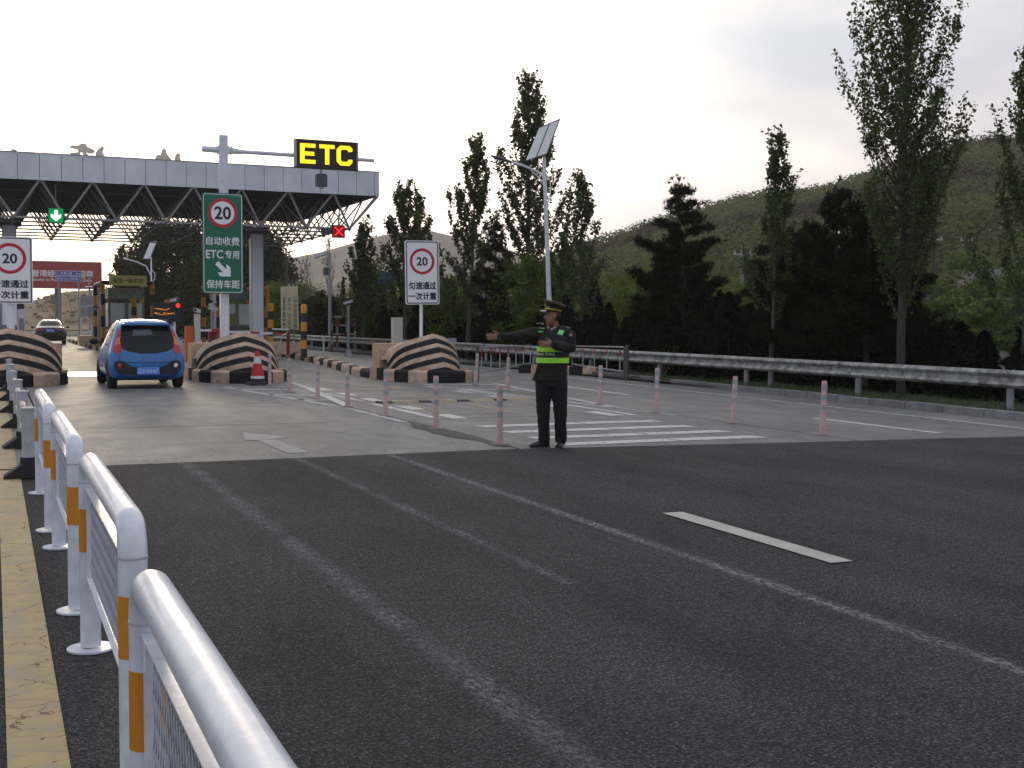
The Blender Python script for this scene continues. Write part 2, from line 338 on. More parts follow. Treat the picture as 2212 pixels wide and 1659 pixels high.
class MB:
    def __init__(s): s.v = []; s.f = []; s.mi = []; s.m = 0
    def add(s, vs, fs):
        n = len(s.v); s.v += [tuple(v) for v in vs]; s.f += [tuple(i+n for i in f) for f in fs]; s.mi += [s.m]*len(fs)
    def box(s, c, d, rz=0, top=None):
        x, y, z = (a/2 for a in d); tx, ty = (top if top else (1, 1))
        p = [(-x, -y, -z), (x, -y, -z), (x, y, -z), (-x, y, -z), (-x*tx, -y*ty, z), (x*tx, -y*ty, z), (x*tx, y*ty, z), (-x*tx, y*ty, z)]
        cr_, sr_ = cos(rz), sin(rz)
        s.add([(c[0]+a*cr_-b_*sr_, c[1]+a*sr_+b_*cr_, c[2]+q) for a, b_, q in p], [(0, 3, 2, 1), (4, 5, 6, 7), (0, 1, 5, 4), (1, 2, 6, 5), (2, 3, 7, 6), (3, 0, 4, 7)]); return s
    def cyl(s, p0, p1, r0, r1=None, n=12, caps=True):
        return s.tube([p0, p1], [r0, r0 if r1 is None else r1], n, caps)
    def tube(s, pts, rs, n=8, caps=True, closed=False):
        pts = [Vector(p) for p in pts]; k = len(pts)
        if not hasattr(rs, '__len__'): rs = [rs]*k
        vs = []; ref = None
        for i, p in enumerate(pts):
            a = pts[max(i-1, 0)]; b_ = pts[min(i+1, k-1)]; d = (b_-a)
            d = d.normalized() if d.length > 1e-9 else Vector((0, 0, 1))
            if ref is None: ref = Vector((0, 0, 1)) if abs(d.z) < .9 else Vector((0, 1, 0))
            u = d.cross(ref); u = u.normalized() if u.length > 1e-6 else d.orthogonal().normalized(); w = u.cross(d).normalized(); ref = w
            r = rs[i]; rx, ry = r if hasattr(r, '__len__') else (r, r)
            for j in range(n):
                t_ = 2*pi*j/n; vs.append(p + u*rx*cos(t_) + w*ry*sin(t_))
        fs = [(i*n+j, i*n+(j+1) % n, (i+1)*n+(j+1) % n, (i+1)*n+j) for i in range(k-1) for j in range(n)]
        if caps: fs += [tuple(range(n))[::-1], tuple((k-1)*n+j for j in range(n))]
        s.add(vs, fs); return s
    def lathe(s, prof, c=(0, 0, 0), n=16):
        vs = [(c[0]+r*cos(2*pi*j/n), c[1]+r*sin(2*pi*j/n), c[2]+z) for r, z in prof for j in range(n)]; k = len(prof)
        s.add(vs, [(i*n+j, i*n+(j+1) % n, (i+1)*n+(j+1) % n, (i+1)*n+j) for i in range(k-1) for j in range(n)]+[tuple(range(n))[::-1], tuple((k-1)*n+j for j in range(n))]); return s
    def prism(s, poly, a0, a1, axis='y'):      # poly in the other two axes; extruded from a0 to a1
        n = len(poly)
        mk = {'y': lambda p, a: (p[0], a, p[1]), 'z': lambda p, a: (p[0], p[1], a), 'x': lambda p, a: (a, p[0], p[1])}[axis]
        s.add([mk(p, a0) for p in poly]+[mk(p, a1) for p in poly], [tuple(range(n)), tuple(range(2*n-1, n-1, -1))]+[(i, i+n, (i+1) % n+n, (i+1) % n) for i in range(n)]); return s
    def ball(s, c, r, n=8, k=6):
        rx, ry, rz = r if hasattr(r, '__len__') else (r, r, r)
        vs = [(c[0]+rx*sin(pi*(i+.0)/k)*cos(2*pi*j/n), c[1]+ry*sin(pi*i/k)*sin(2*pi*j/n), c[2]+rz*cos(pi*i/k)) for i in range(1, k) for j in range(n)]
        vs += [(c[0], c[1], c[2]+rz), (c[0], c[1], c[2]-rz)]; T_, B_ = len(vs)-2, len(vs)-1
        fs = [(i*n+j, (i+1)*n+j, (i+1)*n+(j+1) % n, i*n+(j+1) % n) for i in range(k-2) for j in range(n)]
        fs += [(T_, j, (j+1) % n) for j in range(n)]+[(B_, (k-2)*n+(j+1) % n, (k-2)*n+j) for j in range(n)]
        s.add(vs, fs); return s
    def me(s, name, fix=True):
        m = bpy.data.meshes.new(name); m.from_pydata(s.v, [], s.f)
        if fix:
            bm = bmesh.new(); bm.from_mesh(m); bmesh.ops.recalc_face_normals(bm, faces=bm.faces); bm.to_mesh(m); bm.free()
        if any(s.mi): m.polygons.foreach_set('material_index', s.mi)
        m.update(); return m
    def obj(s, name, m, parent=None, smooth=False, label=None, kind=None):
        me = s.me(name); o = link(name, me, m, parent, False, label, kind)
        if smooth: smooth_me(me)
        return o
def smooth_me(me, ang=40):
    bm = bmesh.new(); bm.from_mesh(me)
    for f in bm.faces: f.smooth = True
    for e_ in bm.edges:
        e_.smooth = not (len(e_.link_faces) == 2 and e_.calc_face_angle(0) > radians(ang))
    bm.to_mesh(me); bm.free()
def tag(o, label, cat, group=None):
    o['label'] = label; o['category'] = cat
    if group: o['group'] = group
    return o
def npmesh(name, verts, k):                 # verts (n,k,3) -> n faces of k corners
    n = len(verts); me = bpy.data.meshes.new(name)
    me.vertices.add(n*k); me.vertices.foreach_set('co', np.asarray(verts, dtype=np.float32).ravel())
    me.loops.add(n*k); me.loops.foreach_set('vertex_index', np.arange(n*k, dtype=np.int32))
    me.polygons.add(n); me.polygons.foreach_set('loop_start', np.arange(0, n*k, k, dtype=np.int32))
    me.update(calc_edges=True); return me
def leaves(cen, size, elong=1.0, nrm=None, jit=.45):
    n = len(cen); a = rng.normal(size=(n, 3))
    if nrm is not None:
        nn = nrm+rng.normal(size=(n, 3))*jit; nn /= np.linalg.norm(nn, axis=1)[:, None]+1e-9; a -= nn*(a*nn).sum(1)[:, None]; a /= np.linalg.norm(a, axis=1)[:, None]+1e-9
        b_ = np.cross(nn, a); s_ = (size*rng.uniform(.65, 1.3, n))[:, None]; a = a*s_*elong; b_ = b_*s_*.75; cen = np.asarray(cen)
        return np.stack([cen-a, cen-b_*.9+a*.1, cen+a, cen+b_*.9+a*.1], 1)
    pass; a /= np.linalg.norm(a, axis=1)[:, None]
    b_ = rng.normal(size=(n, 3)); b_ -= a*(a*b_).sum(1)[:, None]; b_ /= np.linalg.norm(b_, axis=1)[:, None]
    s_ = (size*rng.uniform(.65, 1.3, n))[:, None]
    a = a*s_*elong; b_ = b_*s_*.75
    cen = np.asarray(cen)
    return np.stack([cen-a, cen-b_*.9+a*.1, cen+a, cen+b_*.9+a*.1], 1)
def text(name, s, w, h, loc, m, parent, bold=.012, extr=.003, rz=0, flat=False, shear=0, keep=False):
    cu = bpy.data.curves.new(name, 'FONT'); cu.body = s; cu.size = 1; cu.bevel_depth = bold*.8; cu.bevel_resolution = 0; cu.extrude = 0; cu.resolution_u = 3
    o = bpy.data.objects.new(name, cu); COL.objects.link(o)
    dg = bpy.context.evaluated_depsgraph_get(); me = bpy.data.meshes.new_from_object(o.evaluated_get(dg)); bpy.data.objects.remove(o)
    co = np.empty(len(me.vertices)*3, np.float32); me.vertices.foreach_get('co', co); co = co.reshape(-1, 3)
    if not len(co): return None
    mn, mxx = co.min(0), co.max(0); c_ = (mn+mxx)/2; c_[2] = 0; sx_ = w/(mxx[0]-mn[0]); sy_ = h/(mxx[1]-mn[1]) if not keep else sx_
    co = (co-c_)*np.array([sx_, sy_, 1])
    if flat: new = co
    else: new = np.stack([co[:, 0], -co[:, 2]*h*.5-.001, co[:, 1]], 1)
    me.vertices.foreach_set('co', new.astype(np.float32).ravel()); me.update()
    o = link(name, me, m, parent); o.location = loc; o.rotation_euler = (0, 0, rz); return o
def rrect(w, h, r, n=5):
    return [(sx_*(w/2-r)+r*cos(a), sy_*(h/2-r)+r*sin(a)) for sx_, sy_, a0 in ((1, 1, 0), (-1, 1, 90), (-1, -1, 180), (1, -1, 270)) for a in [radians(a0+90*i/n) for i in range(n+1)]]
def ring2d(outer, inner, y, mb):
    n = len(outer); mb.add([(p[0], y, p[1]) for p in outer]+[(p[0], y, p[1]) for p in inner], [(i, (i+1) % n, (i+1) % n+n, i+n) for i in range(n)])
def off(poly, dx, dz): return [(a+dx, b_+dz) for a, b_ in poly]
def circ(r, n=40): return [(r*cos(2*pi*i/n), r*sin(2*pi*i/n)) for i in range(n)]
def sheet(name, pts, z, m, parent=None, kind=None):
    me = bpy.data.meshes.new(name); me.from_pydata([(p[0], p[1], z) for p in pts], [], [tuple(range(len(pts)))]); me.update()
    bm = bmesh.new(); bm.from_mesh(me)
    for f in bm.faces:
        f.normal_update()
        if f.normal.z < 0: f.normal_flip()
    bm.to_mesh(me); bm.free()
    return link(name, me, m, parent, kind=kind)
# ------------------------------------------------------------------ ground, roads, hills
def struct(name, o): o['kind'] = 'structure'; return o
gr = sheet('ground', [(-600, -150), (1100, -150), (1100, 1300), (-600, 1300)], -.12, hill_m, kind='structure')
asph = sheet('road', [(-30, -25), (14.9, -25), (14.9, 12.05), (12.6, 12.05), (8.97, 12.5), (5.45, 13.0), (2.5, 12.92), (1.0, 12.98), (-30, 13.4)], 0, asphalt, kind='structure')
cp = bpy.data.objects.new('concrete_pavement', None); COL.objects.link(cp); cp['kind'] = 'structure'
sheet('joint_bed', [(-30, 11.9), (15.3, 11.9), (15.3, 130), (-30, 130)], -.016, joint_m, cp)
ys = [None, 17.35, 21.75, 26.2, 30.6, 35.0, 39.5, 44, 48.5, 53, 58, 63, 68, 74, 80, 88]
xs = [-12, -4, .62, 5.68, 10.15, 15.2]
fr = lambda x: float(np.interp(x, [-30, 1.0, 2.5, 5.45, 8.97, 12.6, 15.5], [13.4, 12.98, 12.92, 13.0, 12.5, 12.05, 11.8]))
for i in range(len(xs)-1):
    for j in range(len(ys)-1):
        g_ = .017; x0, x1 = xs[i]+g_, xs[i+1]-g_; y1 = ys[j+1]-g_
        if j == 0:
            pts = [(x0+(x1-x0)*k/6, fr(x0+(x1-x0)*k/6)+random.uniform(-.012, .012)) for k in range(7)]+[(x1, y1), (x0, y1)]
        else: pts = [(x0, ys[j]+g_), (x1, ys[j]+g_), (x1, y1), (x0, y1)]
        MB().prism(pts, -.03, .003, 'z').obj('slab', concrete, cp)
sheet('exit_road', [(-30, 88), (15.2, 88), (15.2, 112), (-30, 112)], .0, concrete, cp)
cr_ = sheet('cross_road', [(-60, 112), (60, 112), (60, 160), (-60, 160)], .0, asphalt, kind='structure')
def mark(name, pts, m, z=.0075): return sheet(name, pts, z, m, cp if min(p[1] for p in pts) > 11.9 else asph)
def rect(x0, x1, y0, y1): return [(x0, y0), (x1, y0), (x1, y1), (x0, y1)]
def line(p, q, w, m, name='lane_line'):
    p, q = Vector(p), Vector(q); d = (q-p).normalized(); n = Vector((-d.y, d.x))*w/2
    return mark(name, [tuple(p-n), tuple(p+n), tuple(q+n), tuple(q-n)], m)
mark('yellow_line', rect(.02, .215, -2, 12.85), yellow_line)
mark('yellow_line', rect(.0, .20, 12.95, 29), yellow_line)
mark('dash', [(4.78, 6.05), (4.95, 6.05), (4.98, 8.15), (4.80, 8.15)], cream_dash)
for y in (15.75, 14.80, 13.92, 13.08): [mark('rumble_bar', q_, white_fresh) for q_ in ([(6.32, y+.30), (6.36, y), (7.96, y+.01), (7.93, y+.33)], [(7.97, y+.34), (8.0, y+.02), (9.30, y), (9.24, y+.32)])]
line((6.28, 17.5), (6.28, 20.9), .15, white_fresh); line((6.28, 21.6), (6.28, 24.4), .15, white_worn)
for y in (17.3, 19.3, 21.55, 23.4, 25.3): mark('edge_block', [(6.46, y), (6.72, y), (6.74, y+.95), (6.48, y+.95)], white_fresh)
line((9.50, 17.0), (9.50, 20.6), .13, white_fresh); line((9.50, 21.6), (9.44, 24.8), .13, white_worn)
for y in (17.0, 19.0, 21.6, 23.4, 25.3): mark('edge_block', rect(9.04, 9.30, y, y+.95), white_fresh if y < 20 else white_worn)
line((4.72, 27.2), (5.50, 20.7), .16, white_worn); line((6.60, 28.8), (6.42, 26.4), .14, white_worn); line((6.42, 26.4), (5.68, 20.3), .17, white_fresh)
mark('hatch_bar', [(4.85, 26.1), (6.05, 25.6), (6.1, 25.95), (4.8, 26.45)], white_worn)
mark('hatch_bar', [(5.1, 24.0), (5.9, 23.5), (5.97, 23.85), (5.05, 24.35)], white_worn)
mark('hatch_bar', [(5.28, 22.3), (5.75, 22.0), (5.8, 22.3), (5.25, 22.6)], white_worn)
line((5.56, 20.1), (5.58, 16.4), .13, white_worn)
line((11.15, 27.0), (10.02, 18.6), .15, white_worn); line((9.38, 27.4), (9.60, 24.6), .15, white_worn); line((9.60, 24.6), (9.95, 18.6), .13, white_worn)
mark('hatch_bar', [(9.5, 26.9), (10.9, 26.3), (10.95, 26.6), (9.5, 27.2)], white_worn)
mark('hatch_bar', [(9.7, 24.6), (10.65, 24.2), (10.7, 24.5), (9.65, 24.9)], white_worn)
line((10.02, 18.6), (10.12, 16.8), .10, white_worn)
line((12.17, 25.3), (12.03, 21.8), .14, white_fresh); line((11.88, 15.5), (11.90, 12.8), .16, white_fresh)
pl = [(14.45, 30), (14.3, 28.9), (14.03, 25), (13.85, 20), (13.72, 16), (13.56, 12.4)]
for a, b_ in zip(pl, pl[1:]): line(a, b_, .12, white_worn, 'edge_line')
for a, b_, w in (((7.98, 26.4), (8.36, 25.1), .14), ((7.8, 24), (8.22, 22.3), .15), ((6.87, 20.8), (6.76, 18.3), .12), ((7.88, 20.4), (7.86, 18), .14), ((8.25, 20.3), (8.82, 18), .13), ((6.75, 18.25), (7.5, 18.15), .12), ((7.3, 22.3), (8.2, 22.2), .14), ((7.0, 25.2), (8.3, 25.0), .13)):
    line(a, b_, w, yellow_worn, 'faded_yellow_line')
mark('arrow_head', [(3.05, 16.15), (3.46, 15.28), (3.24, 15.12), (3.02, 15.0), (2.86, 15.1)], grey_arrow)
mark('arrow_shaft', [(3.03, 13.4), (3.28, 13.4), (3.24, 15.08), (3.0, 14.97)], grey_arrow)
# crumbled joint along the delineators, with loose chips
pp = [(5.60, 13.3), (5.72, 13.3)]; lft = []; rgt = []
for k in range(16):
    y = 13.2+k*.25; w = .05+.13*abs(sin(k*1.3))*random.random()+(.14 if 4 < k < 13 else 0)
    lft.append((5.64-w, y)); rgt.append((5.68+w*.35, y))
mark('crumbled_joint', lft+rgt[::-1], patch_m, .0095)
n = 620; P = np.stack([rng.normal(5.55, .35, n), rng.uniform(13.1, 28, n), np.full(n, .008)], 1)
P2 = np.stack([rng.uniform(.6, 12, 420), 13.05+rng.exponential(.5, 420), np.full(420, .008)], 1)
P3 = np.stack([rng.uniform(.3, 12, 260), rng.uniform(2.6, 12.8, 260), np.full(260, .006)], 1)
P4 = np.stack([rng.normal(1.1, .5, 160), rng.uniform(12.6, 17, 160), np.full(160, .008)], 1)
P5 = np.stack([rng.normal(10.1, .3, 200), rng.uniform(13.1, 27, 200), np.full(200, .008)], 1)
P = np.concatenate([P, P2, P3, P4, P5]); s_ = rng.uniform(.002, .0075, len(P))
tri = []
for p, q in zip(P, s_):
    a = rng.uniform(0, 6.28); c4 = [p+q*np.array([cos(a+k*2.1), sin(a+k*2.1), 0]) for k in range(3)]; top = p+np.array([0, 0, q*1.1])
    tri += [[c4[0], c4[1], top], [c4[1], c4[2], top], [c4[2], c4[0], top]]
link('gravel', npmesh('gravel', np.array(tri), 3), stone_m, kind='stuff')
# weighing plate in the first lane, speed hump in the second
wp = MB().box((3.02, 34.6, .012), (2.95, 2.6, .02)).obj('weighing_plate', mat('bright_steel_plate', (.62, .60, .56), .30, metal=.9, bump=.1, bscale=8))
tag(wp, 'bright steel weighing plate set into the lane in front of the blue hatchback', 'weighing plate')
hump = thing('speed_hump', 'low yellow and black rubber speed hump across the middle lane', 'speed hump', (0, 21.1, 0))
for k in range(12):
    x = 6.42+k*.25; (MB().prism([(-.17, 0), (-.11, .04), (.11, .04), (.17, 0)], x, x+.245, 'x')).obj('segment', [bollard_black, mat('hump_yellow', (.34, .29, .19), .7, var=.4, vscale=9)][k % 3 > 0], hump)

def ridge(name, crest, depth, back, m, nd=26, amp=1.2, seed=0, foot=0.0, nf=.02):
    """terrain: crest polyline, front slope towards the camera, back slope away"""
    from mathutils import noise as mn
    cs = [Vector(p) for p in crest]; pts = []
    for a, b_ in zip(cs, cs[1:]):
        k = max(2, int((b_-a).length/(depth/22)))
        pts += [a.lerp(b_, i/k) for i in range(k)]
    pts.append(cs[-1]); vs = []; n = len(pts); rows = []
    for i, p in enumerate(pts):
        d = Vector((-p.x, -p.y, 0)).normalized()
        for j in range(nd+1):
            t_ = j/nd*2-.5 if False else j/nd
            s_ = (t_*(depth+back))-back             # -back .. depth (towards camera)
            if s_ < 0: h = p.z*(1-(s_/back)**2)
            else: u = s_/depth; h = p.z*(1-u)**1.15 if u < 1 else 0
            q = p+d*s_; h += amp*(mn.noise(Vector((q.x*nf+seed, q.y*nf, 0)))+.5*mn.noise(Vector((q.x*nf*3, q.y*nf*3, seed))))*(0 if abs(s_) > depth*.97 or s_ < -back*.9 else 1)
            vs.append((q.x, q.y, h+foot-.0))
    me = bpy.data.meshes.new(name); me.from_pydata(vs, [], [(i*(nd+1)+j, (i+1)*(nd+1)+j, (i+1)*(nd+1)+j+1, i*(nd+1)+j+1) for i in range(n-1) for j in range(nd)]); me.update()
    o = link(name, me, m, kind='structure'); smooth_me(me, 180); return o
h1 = ridge('wooded_hill', [(60, 232, 4), (80, 221, 7.5), (96.8, 208.6, 11.5), (105.9, 204.2, 14.8), (115.4, 199, 19), (127.4, 191.5, 23), (135.3, 186, 24.2), (142.7, 180.3, 25.2), (150, 174.4, 28.4), (156.2, 168.8, 30.5), (160, 165.2, 31.9), (163.1, 162.2, 32.3), (170.1, 154.8, 33.2), (190, 130, 36), (225, 90, 34)], 150, 160, hill_m, amp=1.5, foot=-.3)
h2 = ridge('far_mountains', [(60, 897, 10), (110, 893, 26), (152.9, 886.9, 32.3), (181.3, 881.5, 46.4), (195.0, 878.6, 51.0), (202.1, 877.0, 48.4), (221.0, 872.4, 51.8), (231.1, 869.8, 54.6), (236.3, 868.4, 56.1), (256.9, 862.6, 61.4), (276.4, 856.5, 66.1), (299.1, 848.9, 69.5), (334.5, 835.5, 61.6), (369.4, 820.7, 48.1), (400.6, 805.9, 40.0), (470, 770, 30), (560, 720, 10)], 420, 300, hill_far, amp=6, seed=5, nf=.007)
h3 = ridge('grass_hill', [(-90, 265, 2.5), (-16.3, 279.5, 3.6), (5.0, 280.0, 4.9), (9.7, 279.8, 6.0), (12.5, 279.7, 7.3), (20.1, 279.3, 8.1), (29.7, 278.4, 8.8), (44.5, 276.4, 8.4), (69.7, 271.2, 6.1), (100, 260, 2)], 95, 90, hill_tan, amp=.9, seed=9)

# scrub woodland on the hill: a mass of small leaf clumps following its surface
def surf_scatter(o, n, wfun=None):
    me = o.data; vs = np.array([v.co[:] for v in me.vertices]); out = []
    fs = [tuple(p.vertices) for p in me.polygons]; idx = rng.integers(0, len(fs), n); uv = rng.random((n, 2))
    for k, (u, v) in zip(idx, uv):
        a, b_, c_, d = (vs[i] for i in fs[k]); out.append((a*(1-u)+b_*u)*(1-v)+(d*(1-u)+c_*u)*v)
    return np.array(out)
def clumps(P, rad, nl, size, squash=.75):
    cs = []; ns = []
    for p, r in zip(P, rad):
        d = rng.normal(size=(nl, 3)); d[:, 2] = np.abs(d[:, 2])*1.1-.25; d /= np.linalg.norm(d, axis=1)[:, None]
        q = p+d*(rng.uniform(.80, 1.05, (nl, 1))*r)*np.array([1, 1, squash])+np.array([0, 0, r*.45]); cs.append(q); ns.append(d+np.array([0, 0, .25]))
    return leaves(np.concatenate(cs), size, nrm=np.concatenate(ns), jit=.32)
P = surf_scatter(h1, 15000); P = P[(P[:, 0] > 35) & (P[:, 1] > 60)]
d = np.hypot(P[:, 0], P[:, 1]); az = np.degrees(np.arctan2(P[:, 0], P[:, 1])); P = P[(az > 18) & (az < 54) & (d < 245)]
r = rng.uniform(.9, 3.0, len(P)); from mathutils import noise as mnz
half = np.array([mnz.noise(Vector((p[0]*.045, p[1]*.045, 3))) + mnz.noise(Vector((p[0]*.15, p[1]*.15, 7)))*.6 + (-.35 if p[2] > 27 else 0) > -.30 for p in P]); print('clumps', len(P))
link('hillside_scrub', npmesh('hillside_scrub', clumps(P[half], r[half], 64, .30), 4), scrub_m, kind='stuff')
link('hillside_pines', npmesh('hillside_pines', clumps(P[~half], r[~half], 64, .30, 1.0), 4), scrub_dk, kind='stuff')
P = surf_scatter(h3, 1500); P = P[P[:, 2] > .4]
link('low_shrubs', npmesh('low_shrubs', clumps(P, rng.uniform(.2, .6, len(P)), 18, .14), 4), mat('dry_shrub', (.10, .085, .035), .9, island=.2), kind='stuff')
# roadside verge with grass
verge = sheet('roadside_verge', [(15.05, -20), (70, -20), (70, 200), (15.05, 200)], .055, dirt_m, kind='structure')
n = 9000; X = 15.2+rng.exponential(1.3, n); Y = rng.uniform(9, 40, n); den = rng.random(n)
k = (X < 20); B_ = np.stack([X, Y, np.full(n, .05)], 1)[k]; m_ = len(B_)
hh = rng.uniform(.04, .16, m_)[:, None]; a = rng.uniform(0, 6.28, m_); w = np.stack([np.cos(a), np.sin(a), 0*a], 1)*.008
tip = B_+np.stack([rng.normal(0, .03, m_), rng.normal(0, .03, m_), hh[:, 0]], 1)
link('verge_grass', npmesh('verge_grass', np.stack([B_-w, B_+w, tip], 1), 3), grass_m, kind='stuff')
# kerb stones
kb = bpy.data.objects.new('kerb', None); COL.objects.link(kb); kb['kind'] = 'structure'
ky = 9.0; kx = lambda y: float(np.interp(y, [9, 13.8, 19, 24.8, 30, 34, 60, 100], [14.55, 14.62, 14.85, 15.15, 15.35, 15.45, 15.1, 14.9]))
while ky < 74:
    L_ = random.uniform(.93, 1.0); x0, x1 = kx(ky), kx(ky+L_)
    if not (25.3 < ky < 25.9):
        MB().prism([(x0, ky+.01), (x0+.2, ky+.01), (x1+.2, ky+L_-.01), (x1, ky+L_-.01)], -.02, .12+random.uniform(-.008, .012), 'z').obj('kerbstone', kerb_grey, kb)
    ky += L_

# ------------------------------------------------------------------ foreground white barrier
def white_section(label, x, y0, y1, dark=False):
    o = thing('white_barrier', label, 'guard rail', (x, y0, 0), 0, 'white tubular guard rail sections along the yellow line')
    L_ = y1-y0; r = .045; R_c = .10; H_ = .91-r
    pts = [(0, 0, .02), (0, 0, .35), (0, 0, .6), (0, 0, H_-R_c)]+[(0, R_c-R_c*cos(a), H_-R_c+R_c*sin(a)) for a in (radians(q) for q in range(15, 90, 15))]
    pts += [(0, R_c, H_), (0, L_*.3, H_), (0, L_*.6, H_), (0, L_-R_c, H_)]+[(0, L_-R_c+R_c*sin(a), H_-R_c+R_c*cos(a)) for a in (radians(q) for q in range(15, 90, 15))]
    pts += [(0, L_, H_-R_c), (0, L_, .6), (0, L_, .3), (0, L_, .02)]
    MB().tube(pts, r, 24).obj('tube_frame', white_paint, o, True)
    for y in (0, L_):
        MB().lathe([(r+.0011, .762), (r+.0016, .766), (r+.0011, .770)], (0, y, 0), 24).obj('weld_seam', grey_post, o, True)
        MB().lathe([(.0, .0), (.104, .0), (.104, .009), (.0, .011)], (0, y, .004), 28).obj('base_plate', white_paint, o, True)
        MB().lathe([(r+.0012, .455), (r+.0012, .65)], (0, y, 0), 24).obj('reflective_band', orange_tape, o, True)
    for z in (.745, .35):
        m_ = MB(); m_.box((-.004, L_/2, z), (.036, L_-2*r-.004, .004)); m_.box((.012, L_/2, z-.014), (.004, L_-2*r-.004, .024))
        m_.obj('frame_bar', white_paint, o)
    for y in (r+.028, L_-r-.028):
        MB().box((0, y, .547), (.034, .05, .388)).obj('frame_upright', white_paint, o)
    w = MB(); y0_, y1_, z0, z1 = r+.055, L_-r-.055, .356, .74; dx, dz = .021, .058
    nx = int((y1_-y0_)/dx); nz_ = int((z1-z0)/dz); dx = (y1_-y0_)/nx; dz = (z1-z0)/nz_
    for j in range(nz_):
        for i in range(nx):
            s_ = 1 if (i+j) % 2 == 0 else -1; a = (0, y0_+i*dx, z0+(j if s_ > 0 else j+1)*dz); b_ = (0, y0_+(i+1)*dx, z0+(j+1 if s_ > 0 else j)*dz)
            w.tube([a, b_], .0019, 3, False)
    w.obj('wire_mesh', wire_m, o, kind='stuff')
    return o
white_section('nearest white tubular guard rail section, running out of the bottom of the photo', .335, 1.05, 3.02)
white_section('second white guard rail section from the photographer, mesh panel seen edge on', .385, 3.86, 5.72)
white_section('third white guard rail section from the photographer, with orange bands on both posts', .375, 6.50, 8.38)
white_section('farthest white guard rail section, ending before the grey posts on rubber feet', .355, 9.08, 11.08)
# grey posts with rubber feet and pipes
def grey_posts():
    ypos = [12.2, 15.07, 17.93, 20.88, 23.93, 27.1]
    lab = ['grey post on a black rubber foot, hidden behind the end of the white guard rail', 'nearest fully visible grey post on a black rubber foot, with rusty pipes through it', 'second visible grey barrier post on a rubber foot, counted away from the white rail',
           'third visible grey barrier post on a rubber foot, counted away from the white rail', 'grey barrier post second from the left striped bullnose', 'last grey barrier post, touching the left striped bullnose']
    src = None
    for i, y in enumerate(ypos):
        if src is None:
            o = thing('barrier_post', lab[0], 'barrier post', (.285, y, 0), 0, 'grey posts on rubber feet carrying pipes'); src = o
            MB().lathe([(.0, .14), (.058, .14), (.058, .655), (.06, .66), (.06, .663), (.0, .663)], (0, 0, 0), 20).obj('post', grey_post, o, True)
            MB().lathe([(.0, .655), (.068, .655), (.068, .668), (.03, .676), (.0, .676)], (0, 0, 0), 20).obj('cap', grey_post, o, True)
            f = MB(); f.lathe([(.0, .01), (.075, .01), (.075, .2), (.0, .2)], (0, 0, 0), 16); f.prism([(-.22, .012), (.22, .012), (.22, .03), (.075, .13), (-.075, .13), (-.22, .03)], -.10, .10, 'y'); f.obj('rubber_foot', black_rubber, o)
            m_ = MB()
            for z in (.54, .30): m_.lathe([(0, 0), (.05, 0)], (0, 0, z), 3)
        else: o = copytree(src, (.285+random.uniform(-.012, .012), y, 0), lab[i], rz=random.uniform(-.1, .1))
    for i in range(len(ypos)-1):
        for z, nm in ((.53, 'upper'), (.29, 'lower')):
            o = thing('barrier_pipe', f'{nm} white and rusty pink pipe in the '+['nearest gap', 'second nearest gap', 'middle gap', 'second farthest gap', 'farthest gap'][i]+' between the grey posts', 'pipe', (.285, ypos[i], z), 0, 'white and pink pipes between the grey posts')
            L_ = ypos[i+1]-ypos[i]-.12
            for k in range(6):
                MB().cyl((0, .06+L_*k/6, -.02*sin(k)), (0, .06+L_*(k+1)/6, -.02*sin(k+1)), .033, n=14, caps=False).obj('pipe_band', [mat('pipe_white', (.45, .44, .44), .5, var=.4, vscale=14), mat('pipe_pink', (.42, .24, .21), .6, var=.5, vscale=14)][k % 2], o, True)
grey_posts()

# ------------------------------------------------------------------ flexible delineators and cone
def delineators():
    o = thing('flexible_post', 'x', 'delineator post', (5.67, 13.54, .004), 0, 'pink flexible posts dividing the lanes')
    MB().lathe([(.0, 0), (.105, 0), (.105, .008), (.05, .022), (.0, .022)], (0, 0, 0), 20).obj('base_disc', disc_m, o, True)
    MB().lathe([(.0, .015), (.041, .015), (.041, .28), (.036, .30), (.036, .70), (.032, .722), (.0, .725)], (0, 0, 0), 18).obj('tube', pink_plastic, o, True)
    for z in (.33, .465, .60): MB().lathe([(.0385, z), (.0385, z+.07)], (0, 0, 0), 18).obj('reflective_band', grey_tape, o, True)
    o['label'] = 'pink delineator post at the asphalt edge just left of the traffic officer'
    L_ = [(5.66, 15.83, 'second pink delineator post from the asphalt in the row left of the officer'), (5.67, 18.21, 'third pink delineator post from the asphalt in the row left of the officer'),
          (5.66, 20.4, 'pink delineator post at the lower tip of the hatched white lines'), (5.69, 22.64, 'pink delineator post inside the hatching, second from the cone side'),
          (5.65, 24.87, 'pink delineator post inside the hatching, nearer the middle striped bullnose'), (5.85, 27.75, 'pink delineator post beside the traffic cone'),
          (10.17, 13.1, 'pink delineator post farthest right, on the asphalt edge'), (10.12, 15.14, 'second pink delineator post from the right'), (10.1, 17.37, 'third pink delineator post from the right'),
          (10.14, 19.48, 'fourth pink delineator post from the right, just right of the officer'), (10.19, 23.91, 'small pink delineator post between the right bullnose and the officer'), (10.45, 26.42, 'dark grey-pink delineator post beside the rusty gate post')]
    tl = {13.1: (0, .025), 15.14: (0, .035), 26.42: (0, .05), 23.91: (0, .03)}
    for x, y, l in L_:
        c = copytree(o, (x, y, .004), l, rz=random.uniform(0, 3)); a = tl.get(y, (random.uniform(-.01, .01), random.uniform(-.01, .012))); c.rotation_euler = (a[0], a[1], 0); c.scale = (1, 1, random.uniform(.97, 1.03))
delineators()
